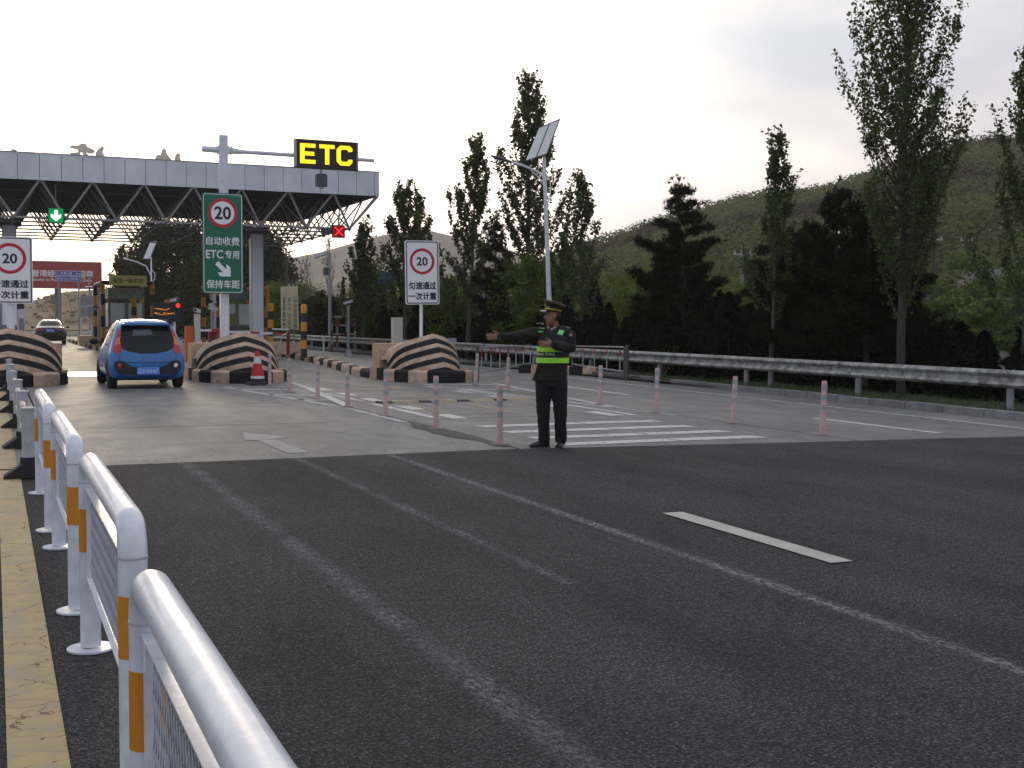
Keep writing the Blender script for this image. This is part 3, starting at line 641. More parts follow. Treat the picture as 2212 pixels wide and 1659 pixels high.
cn = thing('traffic_cone', 'red and white traffic cone on a black base before the middle bullnose', 'traffic cone', (5.62, 28.0, .004), .1)
MB().box((0, 0, .03), (.50, .50, .06), top=(.85, .85)).obj('base', black_rubber, cn)
MB().lathe([(.19, .06), (.155, .15)], (0, 0, 0), 20).obj('lower_ring', black_rubber, cn, True)
for i, (r0, z0, r1, z1, m_) in enumerate([(.165, .15, .152, .21, cone_white), (.152, .21, .095, .50, cone_red), (.095, .50, .068, .66, cone_white), (.068, .66, .045, .79, cone_red)]):
    MB().lathe([(r0, z0), (r1, z1)]+([(0, z1)] if i == 3 else []), (0, 0, 0), 20).obj(['white_band', 'red_body', 'upper_white_band', 'red_tip'][i], m_, cn, True)

# ------------------------------------------------------------------ traffic islands, bullnoses
def bullnose(label, x, y, hw=1.02, hh=1.22, flip=False):
    o = thing('striped_bullnose', label, 'bullnose', (x, y, 0), 0, 'salmon and black striped concrete bullnoses')
    kz = .30; b_ = hh-kz; A_ = 48; v = []; f = []; mi = []; back = 2.75
    gq = lambda u: .20*abs(u)+.16*u*u+.30*abs(u)**8
    edges = [0, .12, .26, .36, .51, .63, .77, .90, 1.0]; fine = []
    for q0, q1 in zip(edges, edges[1:]): fine += [q0, (q0+q1)/2]
    fine.append(1.0)
    def P_(u, c):
        zc = hh-gq(u); z = max(kz-.01, zc-c*b_); w_ = (z-kz)/b_
        return (u*hw*(1-.04*w_), .20+.75*abs(u)+.85*abs(u)**2.4+.95*max(0, w_)**1.25*(1-.45*abs(u)), z)
    us = [sin(pi/2*(2*k/A_-1)) for k in range(A_+1)]
    for c_ in fine: v += [P_(u, c_) for u in us]
    for i in range(len(fine)-1):
        for k in range(A_): f.append((i*(A_+1)+k, i*(A_+1)+k+1, (i+1)*(A_+1)+k+1, (i+1)*(A_+1)+k)); mi.append((i//2) % 2)
    base = 0; n0 = len(v)
    for k, u in enumerate(us):
        p = P_(u, 0); v.append((p[0], max(back, p[1]+.1), kz+(p[2]-kz)*.80))
    for k in range(A_): f.append((base+k, n0+k, n0+k+1, base+k+1)); mi.append(0)
    n1 = len(v); v += [(v[n0+k][0], v[n0+k][1], 0) for k in range(A_+1)]
    for k in range(A_): f.append((n0+k, n1+k, n1+k+1, n0+k+1)); mi.append(0)
    me = bpy.data.meshes.new('nose'); me.from_pydata(v, [], f); me.polygons.foreach_set('material_index', mi); me.update()
    link('nose', me, [pink_paint, black_paint], o); smooth_me(me, 28)
    MB().box((0, 2.75, .46), (2*hw+.06, .62, .92)).obj('shoulder_block', pink_paint, o)
    # kerb blocks round the nose
    out = []; hk = hw+.12
    def K_(t_): # plan outline, t -1..1
        return (hk*sin(t_*pi/2)*1.0, .02+1.75*(1-cos(t_*pi/2))**1.15*1.0)
    cuts = [-1.0, -.78, -.56, -.30, .30, .56, .78, 1.0]
    cols = [0, 1, 0, 1, 0, 1, 0]
    if flip: cols = [1, 0, 1, 0, 1, 0, 1]; cuts = [-1, -.8, -.55, -.1, .25, .62, .8, 1.0]; cols = [1, 1, 0, 1, 0, 1, 1]
    for (a, c_), co in zip(zip(cuts, cuts[1:]), cols):
        m_ = MB(); K = 6; vs = []; fs = []
        for i in range(K+1):
            t_ = a+(c_-a)*i/K; ox, oy = K_(t_); L2 = hypot(ox, oy-2.2) or 1; ix, iy = ox*(1-.34/hk), oy+(2.2-oy)*.16
            ch = .045; mx_, my_ = ox+(ix-ox)*.15, oy+(iy-oy)*.15
            vs += [(ox, oy, 0), (ox, oy, kz-ch), (mx_, my_, kz), (ix, iy, kz+.002)]
        for i in range(K):
            for j in range(3): fs.append((i*4+j, (i+1)*4+j, (i+1)*4+j+1, i*4+j+1))
        fs += [(0, 1, 2, 3), (K*4, K*4+3, K*4+2, K*4+1)]
        m_.add(vs, fs); m_.obj('kerb_block', black_paint if co == 1 else pink_paint, o)
    for s_ in (-1, 1):
        for q, co in ((0, 1 if not flip else 0), (1, 0)):
            y0_ = K_(1)[1]+q*.62; MB().prism([(s_*hk, y0_), (s_*(hk-.34), y0_), (s_*(hk-.34), y0_+.6), (s_*hk, y0_+.6)], 0, kz, 'z').obj('kerb_block', [pink_paint, black_paint][co], o)
    return o
bullnose('middle striped bullnose with the traffic cone in front of it', 5.62, 28.6)
bullnose('right striped bullnose with a grey torn sticker, under the white speed sign', 10.13, 27.4, hw=.98, hh=1.19)
bullnose('left striped bullnose cut by the photo edge, behind the grey posts', .30, 28.5, hw=1.18, hh=1.30, flip=True)
tag(MB().box((10.55, 28.31, 1.03), (.26, .012, .10), rz=.25).obj('torn_sticker', alu), 'torn silver sticker on the top stripe of the right bullnose', 'sticker')

def island(x0, x1, y0, y1, kerbL=None, kerbR=None):
    o = bpy.data.objects.new('island_pavement', None); COL.objects.link(o); o['kind'] = 'structure'
    MB().box(((x0+x1)/2, (y0+y1)/2, .085), (x1-x0-.42, y1-y0, .17)).obj('island_top', concrete, o)
    for s_, x in ((1, x0), (-1, x1)):
        y = y0; k = 0
        while y < y1:
            L_ = .98 if y < 60 else 1.9
            prof = [(0, 0), (0, .15), (.05, .215), (.2, .22), (.2, 0)]
            MB().prism([(x+s_*a, b_) for a, b_ in prof], y, y+L_-.012, 'y').obj('kerb_block', [pink_paint, black_paint][k % 2], o); y += L_; k += 1
    return o
island(4.55, 6.72, 31.6, 86); island(-.9, 1.5, 31.6, 90)
# right island: its left kerb bends outwards on the way back
o = bpy.data.objects.new('island_pavement', None); COL.objects.link(o); o['kind'] = 'structure'
MB().prism([(9.35, 30.3), (11.1, 30.3), (12.3, 50), (12.3, 80), (11.2, 80), (11.15, 50), (10.35, 40)], 0, .17, 'z').obj('island_top', concrete, o)
kp = [(9.05, 30.6), (9.15, 32.5), (9.65, 36), (10.2, 40), (10.7, 45), (11.0, 50), (11.1, 60)]
y = 30.4; k = 0
while y < 60:
    xa, xb = (float(np.interp(q, [p[1] for p in kp], [p[0] for p in kp])) for q in (y, y+1.15))
    m_ = MB(); m_.add([(xa, y, 0), (xa, y, .16), (xa+.05, y, .225), (xa+.28, y, .23), (xa+.28, y, 0), (xb, y+1.14, 0), (xb, y+1.14, .16), (xb+.05, y+1.14, .225), (xb+.28, y+1.14, .23), (xb+.28, y+1.14, 0)], [(0, 1, 6, 5), (1, 2, 7, 6), (2, 3, 8, 7), (3, 4, 9, 8), (4, 3, 2, 1, 0), (5, 6, 7, 8, 9)])
    m_.obj('kerb_block', [black_paint, pink_paint][k % 2], o); y += 1.15; k += 1
# loose row of kerb blocks closing the right lane
br = thing('block_barrier', 'row of black and salmon kerb blocks behind the officer closing the right lane', 'block barrier', (13.9, 32.6, 0))
p0, p1 = Vector((.35, -.2)), Vector((1.6, -2.7)); d_ = (p1-p0); 
for k in range(6):
    a = p0+d_*k/6; c_ = a+d_/12; MB().box((c_.x, c_.y, .125), (d_.length/6-.012, .28, .25), rz=atan2(d_.y, d_.x), top=(1, .8)).obj('kerb_block', [black_paint, pink_paint][k % 2], br)
# swing gate with red tipped pales
def gate(label, p, q, n):
    o = thing('lane_gate', label, 'gate', (p[0], p[1], 0), atan2(q[1]-p[1], q[0]-p[0])); L_ = hypot(q[0]-p[0], q[1]-p[1])
    MB().cyl((0, 0, 0), (0, 0, .88), .045, n=14).obj('gate_post', mat('rusty_post', (.09, .075, .065), .7, var=.5, vscale=12), o, True)
    MB().cyl((.1, 0, .86), (L_, 0, .78), .02, n=8).obj('top_bar', steel, o, True)
    MB().cyl((.1, 0, .22), (L_, 0, .24), .022, n=8).obj('bottom_bar', steel, o, True)
    for k in range(n):
        x = .45+(L_-.5)*k/(n-1); MB().cyl((x, 0, .25), (x, 0, .62), .014, n=6).obj('pale', grey_post, o); MB().cyl((x, 0, .62), (x, 0, .82), .018, n=6).obj('red_tip', arm_red, o)
gate('left leaf of the red tipped steel gate, hinged beside the right bullnose', (11.05, 27.85), (15.0, 33.4), 7)
gate('right leaf of the red tipped steel gate, hinged at the grey kerb', (14.98, 27.4), (16.0, 32.6), 5)
tag(MB().cyl((14.98, 27.3, 0), (14.98, 27.3, .92), .05, n=14).obj('steel_post', mat('dark_steel_post', (.07, .068, .065), .6), None, True), 'dark steel post standing at the kerb in front of the guard rail', 'post')

# ------------------------------------------------------------------ roadside guard rail
gx = lambda y: float(np.interp(y, [5, 15.4, 23, 34, 48, 62, 80], [15.55, 15.75, 15.88, 15.95, 15.75, 15.55, 15.4]))
gt = thing('roadside_guardrail', 'weathered steel W beam guard rail on round posts along the right verge', 'guard rail', (15.8, 5, 0))
prof = [(-.0, .42), (-.055, .445), (-.075, .48), (-.055, .52), (-.005, .545), (.0, .575), (-.005, .605), (-.055, .63), (-.075, .67), (-.055, .705), (.0, .73)]
y = 6.0
while y < 74:
    L_ = 4.0; v = []; K = 6
    for i in range(K+1):
        yy = y+(L_+.06)*i/K
        for a, z in prof: v.append((gx(yy)-15.8+a-(.004 if i == 0 else 0), yy-5, z))
    for i in range(K+1):
        yy = y+(L_+.06)*i/K
        for a, z in prof: v.append((gx(yy)-15.8+a+.004, yy-5, z))
    n_ = len(prof); o_ = (K+1)*n_
    f = [(i*n_+j, (i+1)*n_+j, (i+1)*n_+j+1, i*n_+j+1) for i in range(K) for j in range(n_-1)]; f += [(a+o_, d+o_, c_+o_, b_+o_) for a, b_, c_, d in f]
    m_ = MB(); m_.add(v, f); ob = m_.obj('beam', rail_m, gt, True)
    yp = y+1.4; MB().cyl((gx(yp)-15.8+.10, yp-5, .02), (gx(yp)-15.8+.10, yp-5, .64), .062, n=16).obj('post', steel, gt, True)
    MB().box((gx(yp)-15.8+.03, yp-5, .575), (.06, .12, .2)).obj('spacer', steel, gt)
    y += L_
# ------------------------------------------------------------------ toll canopy
cn_ = thing('toll_canopy', 'long toll gate canopy with pale metal fascia panels over a tubular space frame', 'canopy', (0, 46, 0))
XR, ZB, ZT, D_ = 14.07, 6.42, 7.36, 14.2
x = XR; k = 0
ws = [.21]+[.722]*32
for w in ws:
    MB().box((x-w/2, .03, (ZB+ZT)/2), (w-.018, .06, ZT-ZB)).obj('fascia_panel', panel_m, cn_); x -= w
x0 = x
for k in range(19):
    MB().box((XR-.03, .42+.722*k, (ZB+ZT)/2), (.06, .704, ZT-ZB)).obj('side_panel', panel_m, cn_)
MB().box(((x0+XR)/2, .10, (ZB+ZT)/2), (XR-x0-.1, .06, ZT-ZB-.04)).obj('fascia_backing', plastic_black, cn_)
MB().box(((x0+XR)/2, .045, ZT+.012), (XR-x0, .15, .02)).obj('coping', steel, cn_)
m_ = MB(); yy = .1; v = []; f = []; i = 0
while yy < D_:
    for dz in ((0, 0), (.09, 0), (.11, .035), (.20, .035), (.22, 0)):
        v += [(x0, yy+dz[0], ZB+.03+dz[1]), (XR-.06, yy+dz[0], ZB+.03+dz[1])]
    yy += .24
f = [(2*i, 2*i+1, 2*i+3, 2*i+2) for i in range(len(v)//2-1)]; m_.add(v, f); m_.obj('deck', deck_m, cn_)
MB().box(((x0+XR)/2, D_/2, ZT-.1), (XR-x0-.15, D_-.2, .06)).obj('roof', deck_m, cn_)
MB().box(((x0+XR)/2, D_+.02, (ZB+ZT)/2), (XR-x0, .05, ZT-ZB)).obj('rear_fascia', panel_m, cn_)
SP = 1.773; NX = 13; rowsY = [1.0+2.04*k for k in range(7)]; lz, uz = 5.17, ZB+.06
low = {(i, j): (13.13-SP*i, rowsY[j], lz+.02*0) for i in range(NX) for j in range(7)}
upn = {(i, j): (13.13+SP/2-SP*i, rowsY[0]-.92+2.04*j, uz) for i in range(NX+1) for j in range(8)}
rest = MB()
for (i, j), p in low.items():
    for a, b_ in ((0, 0), (1, 0), (0, 1), (1, 1)):
        q = upn[(i+a, j+b_)]
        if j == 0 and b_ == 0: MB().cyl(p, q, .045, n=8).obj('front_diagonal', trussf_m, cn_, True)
        else: rest.cyl(p, q, .030, n=5, caps=False)
    if i+1 < NX:
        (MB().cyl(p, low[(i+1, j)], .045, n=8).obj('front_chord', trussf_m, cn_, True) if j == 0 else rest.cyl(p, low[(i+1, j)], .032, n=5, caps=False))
    if j+1 < 7: rest.cyl(p, low[(i, j+1)], .032, n=5, caps=False)
    rest.ball(p, .085, 8, 5)
for (i, j), p in upn.items():
    if i < NX: rest.cyl(p, upn[(i+1, j)], .03, n=4, caps=False)
rest.obj('space_frame', truss_m, cn_, kind='stuff')
MB().cyl((13.13, 1.0, lz), (XR-.03, .1, ZB), .045, n=8).obj('corner_strut', trussf_m, cn_, True)
# column
cl = thing('canopy_column', 'pale square steel column holding up the canopy on the right island', 'column', (10.25, 51.2, .17))
MB().box((0, 0, 2.6), (.50, .50, 5.2)).obj('shaft', column_m, cl)
for sx_ in (-1, 1):
    MB().box((sx_*.245, -.245, 2.6), (.03, .03, 5.21)).obj('corner_trim', col_trim, cl)
MB().box((0, 0, 5.1), (.9, .9, .25)).obj('column_head', deck_m, cl)
cl2 = copytree(cl, (.62, 51.2, .17), 'pale canopy column standing behind the left speed sign')
# lane control lights under the canopy
lg = thing('lane_signal', 'black lane signal showing a green down arrow under the canopy', 'lane signal', (2.14, 46.8, 5.0))
MB().box((0, 0, .25), (.56, .14, .56)).obj('housing', plastic_black, lg)
MB().box((0, -.075, .25), (.50, .01, .50)).obj('screen', led_greendim, lg)
MB().prism([(.055, .44), (-.055, .44), (-.055, .24), (-.17, .30), (-.17, .20), (0, .05), (.17, .20), (.17, .30), (.055, .24)], -.10, -.085, 'y').obj('arrow', led_green, lg)
MB().cyl((0, 0, .5), (0, 0, 1.4), .03).obj('hanger', truss_m, lg)
rx_ = thing('lane_signal', 'square lane signal showing a red cross at the canopy corner', 'lane signal', (12.6, 46.7, 4.78))
MB().box((0, 0, .25), (.50, .12, .50)).obj('housing', plastic_black, rx_)
MB().box((0, -.065, .25), (.46, .01, .46)).obj('screen', mat('red_dim', (.30, .004, .004), emit=.25), rx_)
for s_ in (-1, 1):
    c_ = cos(pi/4)*.235; w_ = .028
    MB().prism([(-c_*s_-w_, .25-c_+w_*s_*0), (-c_*s_+w_, .25-c_), (c_*s_+w_, .25+c_), (c_*s_-w_, .25+c_)], -.085-.004*s_, -.075-.004*s_, 'y').obj('cross_bar', mat('led_red_x', (1.0, .03, .03), emit=1.3), rx_)
MB().box((-.45, .1, .25), (.36, .3, .2)).obj('control_box', lamp_head, rx_); MB().cyl((0, 0, .5), (.1, .2, 1.2), .03).obj('hanger', truss_m, rx_)
tag(MB().box((9.3, 49.6, 4.98), (.7, .4, .3)).cyl((9.3, 49.6, 5.1), (9.3, 49.6, 6.4), .03).obj('floodlight', lamp_head), 'dark floodlight box hanging in the space frame left of the red cross', 'floodlight')
# roof letters (seen from the back, broken silhouettes)
for nm, parts_, lb in (('roof_letter', [[(2.66, .0), (2.70, .09), (2.95, .12), (2.97, .22), (2.68, .28), (2.70, .36), (2.95, .36), (3.08, .45), (3.22, .46), (3.28, .34), (3.55, .22), (3.50, .12), (3.34, .10), (3.22, .16), (3.34, .0), (3.16, .0), (3.12, .13), (3.05, .13), (3.02, .0)]], 'tan roof letter with a long left stroke standing on the canopy edge'),
                       ('roof_letter', [[(3.58, .0), (3.57, .14), (3.64, .26), (3.80, .40), (3.88, .34), (3.82, .18), (3.90, .0)]], 'curved tan roof letter stroke right beside the long letter'),
                       ('roof_letter', [[(5.70, .0), (5.72, .14), (5.80, .20), (5.90, .20), (5.97, .42), (6.08, .44), (6.12, .26), (6.32, .0)]], 'peaked tan roof letter between the canopy middle and the green sign pole'),
                       ('roof_letter', [[(6.42, .0), (6.43, .2), (6.52, .31), (6.63, .28), (6.60, .14), (6.66, .0)]], 'small curved tan roof stroke right of the peaked letter'),
                       ('roof_letter', [[(.66, .0), (.70, .10), (.84, .10), (.90, .0)]], 'low tan stub of a roof letter near the left edge'),
                       ('roof_letter', [[(.0, .0), (.0, .34), (.14, .28), (.28, .22), (.26, .0)]], 'tan roof letter cut off by the left photo edge')):
    m_ = MB()
    for p in parts_: m_.prism([(a, 7.52+b_) for a, b_ in p], 47.3, 47.42, 'y')
    o = m_.obj(nm, letter_m); tag(o, lb, 'letter', 'broken roof letters on the canopy')

# ------------------------------------------------------------------ signs
def plate(mb_parent, w, h, r, y, m, name='plate', th=.02, cz=0):
    return MB().prism(off(rrect(w, h, r), 0, cz), y, y+th, 'y').obj(name, m, mb_parent)
def speed_sign(label, x, y, w, h, zc, tilt, post_r=.045, x_shift=0):
    o = thing('speed_limit_sign', label, 'road sign', (x, y, .17), 0, 'white 20 speed limit signs on the islands')
    MB().cyl((x_shift, .015+post_r, 0), (x_shift, .015+post_r, zc+h/2-.1), post_r, n=14).obj('post', column_m, o, True)
    f = bpy.data.objects.new('sign_face', None); COL.objects.link(f); f.parent = o; f.location = (0, 0, zc); f.rotation_euler = (0, tilt, 0)
    plate(f, w, h, .055, -.03, sign_white); plate(f, w, h, .055, -.008, alu, 'back', .02)
    m_ = MB(); a = rrect(w-.045, h-.045, .050); b_ = rrect(w-.100, h-.100, .035); ring2d(a, b_, -.0325, m_); m_.obj('border', sign_black, f)
    m_ = MB(); R0 = w*.365; cz = h*.175; ring2d(off(circ(R0), 0, cz), off(circ(R0*.79), 0, cz), -.0325, m_); m_.obj('red_ring', sign_red, f)
    text('number', '20', R0*.90, R0*.66, (0, -.0335, cz), sign_black, f, .03)
    text('lettering', '匀速通过', w*.82, h*.122, (0, -.0335, -h*.205), sign_black, f, .038)
    text('lettering', '一次计重', w*.82, h*.122, (0, -.0335, -h*.37), sign_black, f, .038)
    return o
speed_sign('white 20 speed limit sign on a thin post above the right bullnose', 10.30, 29.9, .93, 1.66, 2.60, -radians(1.0))
speed_sign('white 20 speed limit sign cut off by the left edge of the photo', .40, 32.6, 1.05, 1.66, 2.55, 0, .09)
# green sign on the gantry pole
gp = thing('gantry_pole', 'white gantry pole on the middle island with a long arm and yellow letters', 'gantry', (5.60, 32.2, .17))
MB().box((0, 0, 3.08), (.215, .18, 6.16)).obj('pole', white_paint, gp)
MB().cyl((-.55, 0, 5.78), (-.12, 0, 5.78), .075, .09, 8).obj('arm_stub', white_paint, gp); MB().cyl((.12, 0, 5.78), (.5, 0, 5.76), .095, .06, 8).obj('arm_socket', white_paint, gp)
MB().cyl((.45, 0, 5.765), (3.92, -.6, 5.66), .055, .05, 14).obj('arm', white_paint, gp, True)
for xx in (-.13, .13, .2): MB().box((xx, 0, 5.78), (.025, .2, .22)).obj('flange', white_paint, gp)
et = thing('led_sign', 'LED sign with big yellow letters ETC on the gantry arm', 'LED sign', (8.17, 31.5, 5.885), 0)
MB().box((0, 0, 0), (1.64, .16, .70)).obj('case', led_back, et)
for sx_ in (-1, 1): MB().box((sx_*.835, 0, 0), (.045, .19, .71)).obj('side_frame', alu, et)
for sz in (-1, 1): MB().box((0, 0, sz*.36), (1.71, .19, .02)).obj('frame_bar', plastic_black, et)
dots = MB()
def seg_letters():
    E = [[(0, 0), (.40, 0), (.40, .10), (.115, .10), (.115, .21), (.37, .21), (.37, .31), (.115, .31), (.115, .42), (.40, .42), (.40, .52), (0, .52)]]
    Tt = [[(.15, 0), (.26, 0), (.26, .42), (.40, .42), (.40, .52), (0, .52), (0, .42), (.15, .42)]]
    C = [[(.42, .38), (.42, .46), (.34, .52), (.10, .52), (0, .42), (0, .10), (.10, 0), (.34, 0), (.42, .08), (.42, .16), (.31, .16), (.31, .12), (.27, .10), (.15, .10), (.11, .14), (.11, .38), (.15, .42), (.27, .42), (.31, .40), (.31, .36)]]
    return [(E, -.72), (Tt, -.205), (C, .26)]
for k, (polys, dx) in enumerate(seg_letters()):
    me_ = MB()
    for p in polys:
        me_.prism([(a*1.02+dx, b_-.26) for a, b_ in p], -.096, -.0825, 'y')
    me_.obj('letter', mat('led_yellow', (1.0, .70, .015), emit=1.2, var=.45, vscale=45), et)
sb = thing('radar_box', 'dark sensor box hanging below the ETC sign', 'sensor box', (8.03, 31.5, 5.2))
MB().cyl((0, 0, .12), (0, 0, .36), .03).obj('stem', steel, sb); MB().box((0, -.02, 0), (.29, .14, .31), rz=.1).obj('housing', lamp_head, sb); MB().box((0, 0, .17), (.24, .2, .015)).obj('bracket', lamp_head, sb)
MB().tube([(-.03, 0, -.15), (-.03, 0, -.2), (.02, 0, -.21), (.05, 0, -.15)], .012, 6).obj('cable', black_rubber, sb)
gs = thing('toll_lane_sign', 'tall green sign with a 20 limit, lane text and a white arrow', 'road sign', (5.53, 31.95, 3.50))
W_, H_ = 1.05, 2.61
plate(gs, W_, H_, .07, 0, sign_green); plate(gs, W_-.01, H_-.01, .07, .021, alu, 'back', .03)
m_ = MB(); ring2d(rrect(W_-.055, H_-.055, .06), rrect(W_-.085, H_-.085, .05), -.003, m_); m_.obj('border', sign_white, gs)
cz = .79
MB().prism(off(circ(.305), 0, cz), -.006, -.002, 'y').obj('disc', sign_white, gs)
m_ = MB(); ring2d(off(circ(.38), 0, cz), off(circ(.30), 0, cz), -.008, m_); m_.obj('red_ring', sign_red, gs)
text('number', '20', .43, .34, (0, -.010, cz), sign_black, gs, .03)
text('lettering', '自动收费', .86, .225, (0, -.004, .06), sign_white, gs, .02)
text('lettering', 'ETC', .44, .22, (-.215, -.004, -.285), sign_white, gs, .02); text('lettering', '专用', .37, .22, (.235, -.004, -.285), sign_white, gs, .02)
text('lettering', '保持车距', .86, .225, (0, -.004, -1.06), sign_white, gs, .02)
ar = [(-.14, .19), (.10, -.045), (.115, .0), (.12, .12), (.19, .07), (.20, -.18), (-.09, -.175), (-.13, -.09), (.0, -.085), (.03, -.08), (-.20, .13)]
ar = [(-.13, .20), (.085, -.01), (.085, .125), (.19, .04), (.20, -.20), (-.08, -.195), (-.14, -.09), (.0, -.09), (-.20, .11)]
MB().prism(off(ar, 0, -.66), -.006, -.002, 'y').obj('arrow', sign_white, gs)

# ------------------------------------------------------------------ booths, cabinets, posts on the islands
def booth(label, x, y, w, L_, sign=None, art=True):
    o = thing('toll_booth', label, 'toll booth', (x, y, .17)); h = 2.75
    MB().box((0, L_/2, .45), (w, L_, .9)).obj('lower_body', booth_body, o)
    MB().box((0, L_/2, h-.2), (w, L_, .5)).obj('roof', booth_body, o)
    for sx_ in (-1, 1):
        for yy in (.05, L_/2, L_-.05): MB().box((sx_*(w/2-.05), yy, 1.5), (.10, .10, 1.25)).obj('mullion', booth_body, o)
    for sx_ in (-.27, .27): MB().box((sx_*w*.95, .03, 1.6), (w*.40, .02, .98)).obj('front_window', glass_blue, o)
    MB().box((0, .02, 1.6), (.16, .06, 1.0)).obj('centre_mullion', booth_body, o); MB().box((0, .02, 1.08), (w, .07, .10)).obj('sill', booth_body, o)
    for sx_ in (-1, 1):
        for k in range(2): MB().box((sx_*(w/2-.02), L_*(.27+.46*k), 1.55), (.02, L_*.40, 1.1)).obj('side_window', glass_blue, o)
    MB().box((0, L_-.03, 1.5), (w, .03, 1.3)).obj('rear_window', glass_blue, o)
    if art:
        MB().box((0, -.02, h-.26), (w+.02, .03, .32)).obj('art_panel', booth_art, o)
    return o, h
def bollard(label, x, y, r=.12, H_=2.25, z=.17):
    o = thing('striped_bollard', label, 'bollard', (x, y, z), 0, 'yellow and black striped steel bollards'); n = 6; s_ = H_/n
    for k in range(n):
        z0, z1 = H_-(k+1)*s_, H_-k*s_; pr_ = [(r, z0), (r, z1)] if k else [(r, z0), (r, z1-.05), (r*.75, z1-.012), (0, z1)]
        MB().lathe(pr_, (0, 0, 0), 18).obj('band', [yellow_paint, bollard_black][k % 2], o, True)
    return o
def guard_frame(label, x, y, w, h, L_=2.6):
    o = thing('booth_guard_frame', label, 'guard frame', (x, y, .17)); r = .10
    for sx_ in (-1, 1):
        for j, yy in enumerate((0, L_)):
            for k in range(6): MB().cyl((sx_*w/2, yy, h*k/6), (sx_*w/2, yy, h*(k+1)/6), r, n=12, caps=k == 5).obj('post_band', [bollard_black, yellow_paint][(k+j) % 2], o, True)
    for k in range(7):
        for z_ in (0,): MB().cyl((-w/2+w*k/7, 0, h), (-w/2+w*(k+1)/7, 0, h), r, n=12, caps=False).obj('beam_band', [bollard_black, yellow_paint][k % 2], o, True)
    for sx_ in (-1, 1): MB().cyl((sx_*w/2, 0, h), (sx_*w/2, L_, h), r, n=12).obj('side_beam', [bollard_black, yellow_paint][sx_ > 0], o, True)
    return o
b1, h = booth('toll booth with blue glass on the middle island, green art strip under the roof', 5.68, 58.4, 1.62, 3.0)
guard_frame('yellow and black pipe frame around the booth on the middle island', 5.66, 57.6, 2.18, 3.0, 4.2)
s_ = thing('booth_sign', 'yellow booth sign with dark Chinese greeting text on the roof frame', 'sign', (5.66, 57.45, 3.28))
MB().box((0, 0, 0), (1.64, .10, .46)).obj('board', booth_yellow, s_)
text('lettering', '祝您一路平安', 1.32, .22, (0, -.054, -.01), sign_black, s_, .012)
bollard('striped bollard in front of the booth with the yellow sign', 5.86, 57.0, .125, 2.30)
b2, h = booth('toll booth half hidden between the green sign pole and the canopy column', 10.50, 57, 1.5, 3.0)
guard_frame('yellow and black pipe frame around the booth behind the canopy column', 10.6, 56.2, 2.2, 2.95, 4.2)
MB().box((-.25, -.02, 1.35), (.42, .02, .55)).obj('notice', mat('notice_yellow', (.30, .29, .10), .6), b2)
bollard('striped bollard just right of the canopy column', 10.42, 49.2, .13, 2.05)
bollard('striped bollard at the end of the salmon parapet', 10.36, 43.2, .115, 1.95, .15)
b3, h = booth('toll booth on the left island, mostly hidden by the left speed sign', .20, 45, 1.3, 3.0)
bollard('striped bollard with a yellow top beside the left speed sign', .74, 38.2, .10, 2.15)
bx = thing('grey_cabinet', 'tall pale grey cabinet behind the left bullnose', 'cabinet', (.74, 37.4, .17)); MB().box((0, 0, .81), (.20, .3, 1.62)).obj('body', grey_post, bx); MB().box((0, -.155, 1.1), (.14, .01, .5)).obj('door', booth_body, bx)
px_ = thing('grey_post_box', 'plain pale grey box post behind the right bullnose', 'post', (10.26, 31.9, .17)); MB().box((0, 0, .71), (.27, .2, 1.42)).obj('shaft', cream, px_); MB().box((0, 0, 1.425), (.28, .21, .02)).obj('cap', cream, px_)
oc = thing('barrier_cabinet', 'orange barrier machine cabinet left of the middle bullnose', 'barrier machine', (5.66, 38.9, .17)); MB().box((0, 0, .56), (.24, .26, 1.12)).obj('body', orange_cab, oc); MB().box((0, -.135, .75), (.17, .01, .5)).obj('door', orange_cab, oc); MB().box((0, 0, 1.13), (.25, .27, .02)).obj('lid', orange_cab, oc)
def camera_on(o, z, yaw_, L_=.34, m_=None, tilt=-.15):
    c = bpy.data.objects.new('camera_head', None); COL.objects.link(c); c.parent = o; c.location = (0, 0, z); c.rotation_euler = (tilt, 0, yaw_)
    MB().prism(rrect(.12, .10, .03, 3), -L_/2, L_/2, 'y').obj('housing', van_white, c); MB().prism(rrect(.09, .075, .02, 3), -L_/2-.012, -L_/2+.002, 'y').obj('lens_window', plastic_black, c)
    MB().box((0, -.03, .055), (.13, L_+.06, .012)).obj('sunshade', van_white, c); return c
wc = thing('camera_column', 'square pale column with a white camera beside the orange cabinet', 'camera column', (5.90, 38.8, .17)); MB().box((0, 0, .76), (.17, .17, 1.52)).obj('shaft', cream, wc); camera_on(wc, 1.62, -.5)
cg = thing('camera_pole', 'grey pole with a white camera on the pavement left of the right bullnose sign', 'camera pole', (13.75, 49.4, 0)); MB().cyl((0, 0, 0), (0, 0, 2.15), .06, .05, 12).obj('pole', steel, cg, True); MB().lathe([(0, 0), (.19, 0), (.12, .18), (.06, .3), (0, .3)], (0, 0, 0), 8).obj('foot', steel, cg); camera_on(cg, 2.28, 1.0, .40, tilt=-.3)
cq = thing('camera_pole', 'thin pole with a white camera before the far booth, left of the blue hatchback roof', 'camera pole', (4.75, 60.2, .17)); cq.location.x = 4.62; MB().cyl((-.3, 0, 0), (-.3, 0, 1.8), .03, n=10).obj('pole', grey_post, cq, True); c = camera_on(cq, 1.85, -1.0); c.location.x = -.3; MB().box((0, 0, .9), (.16, .16, 1.8)).obj('shaft', cream, cq)
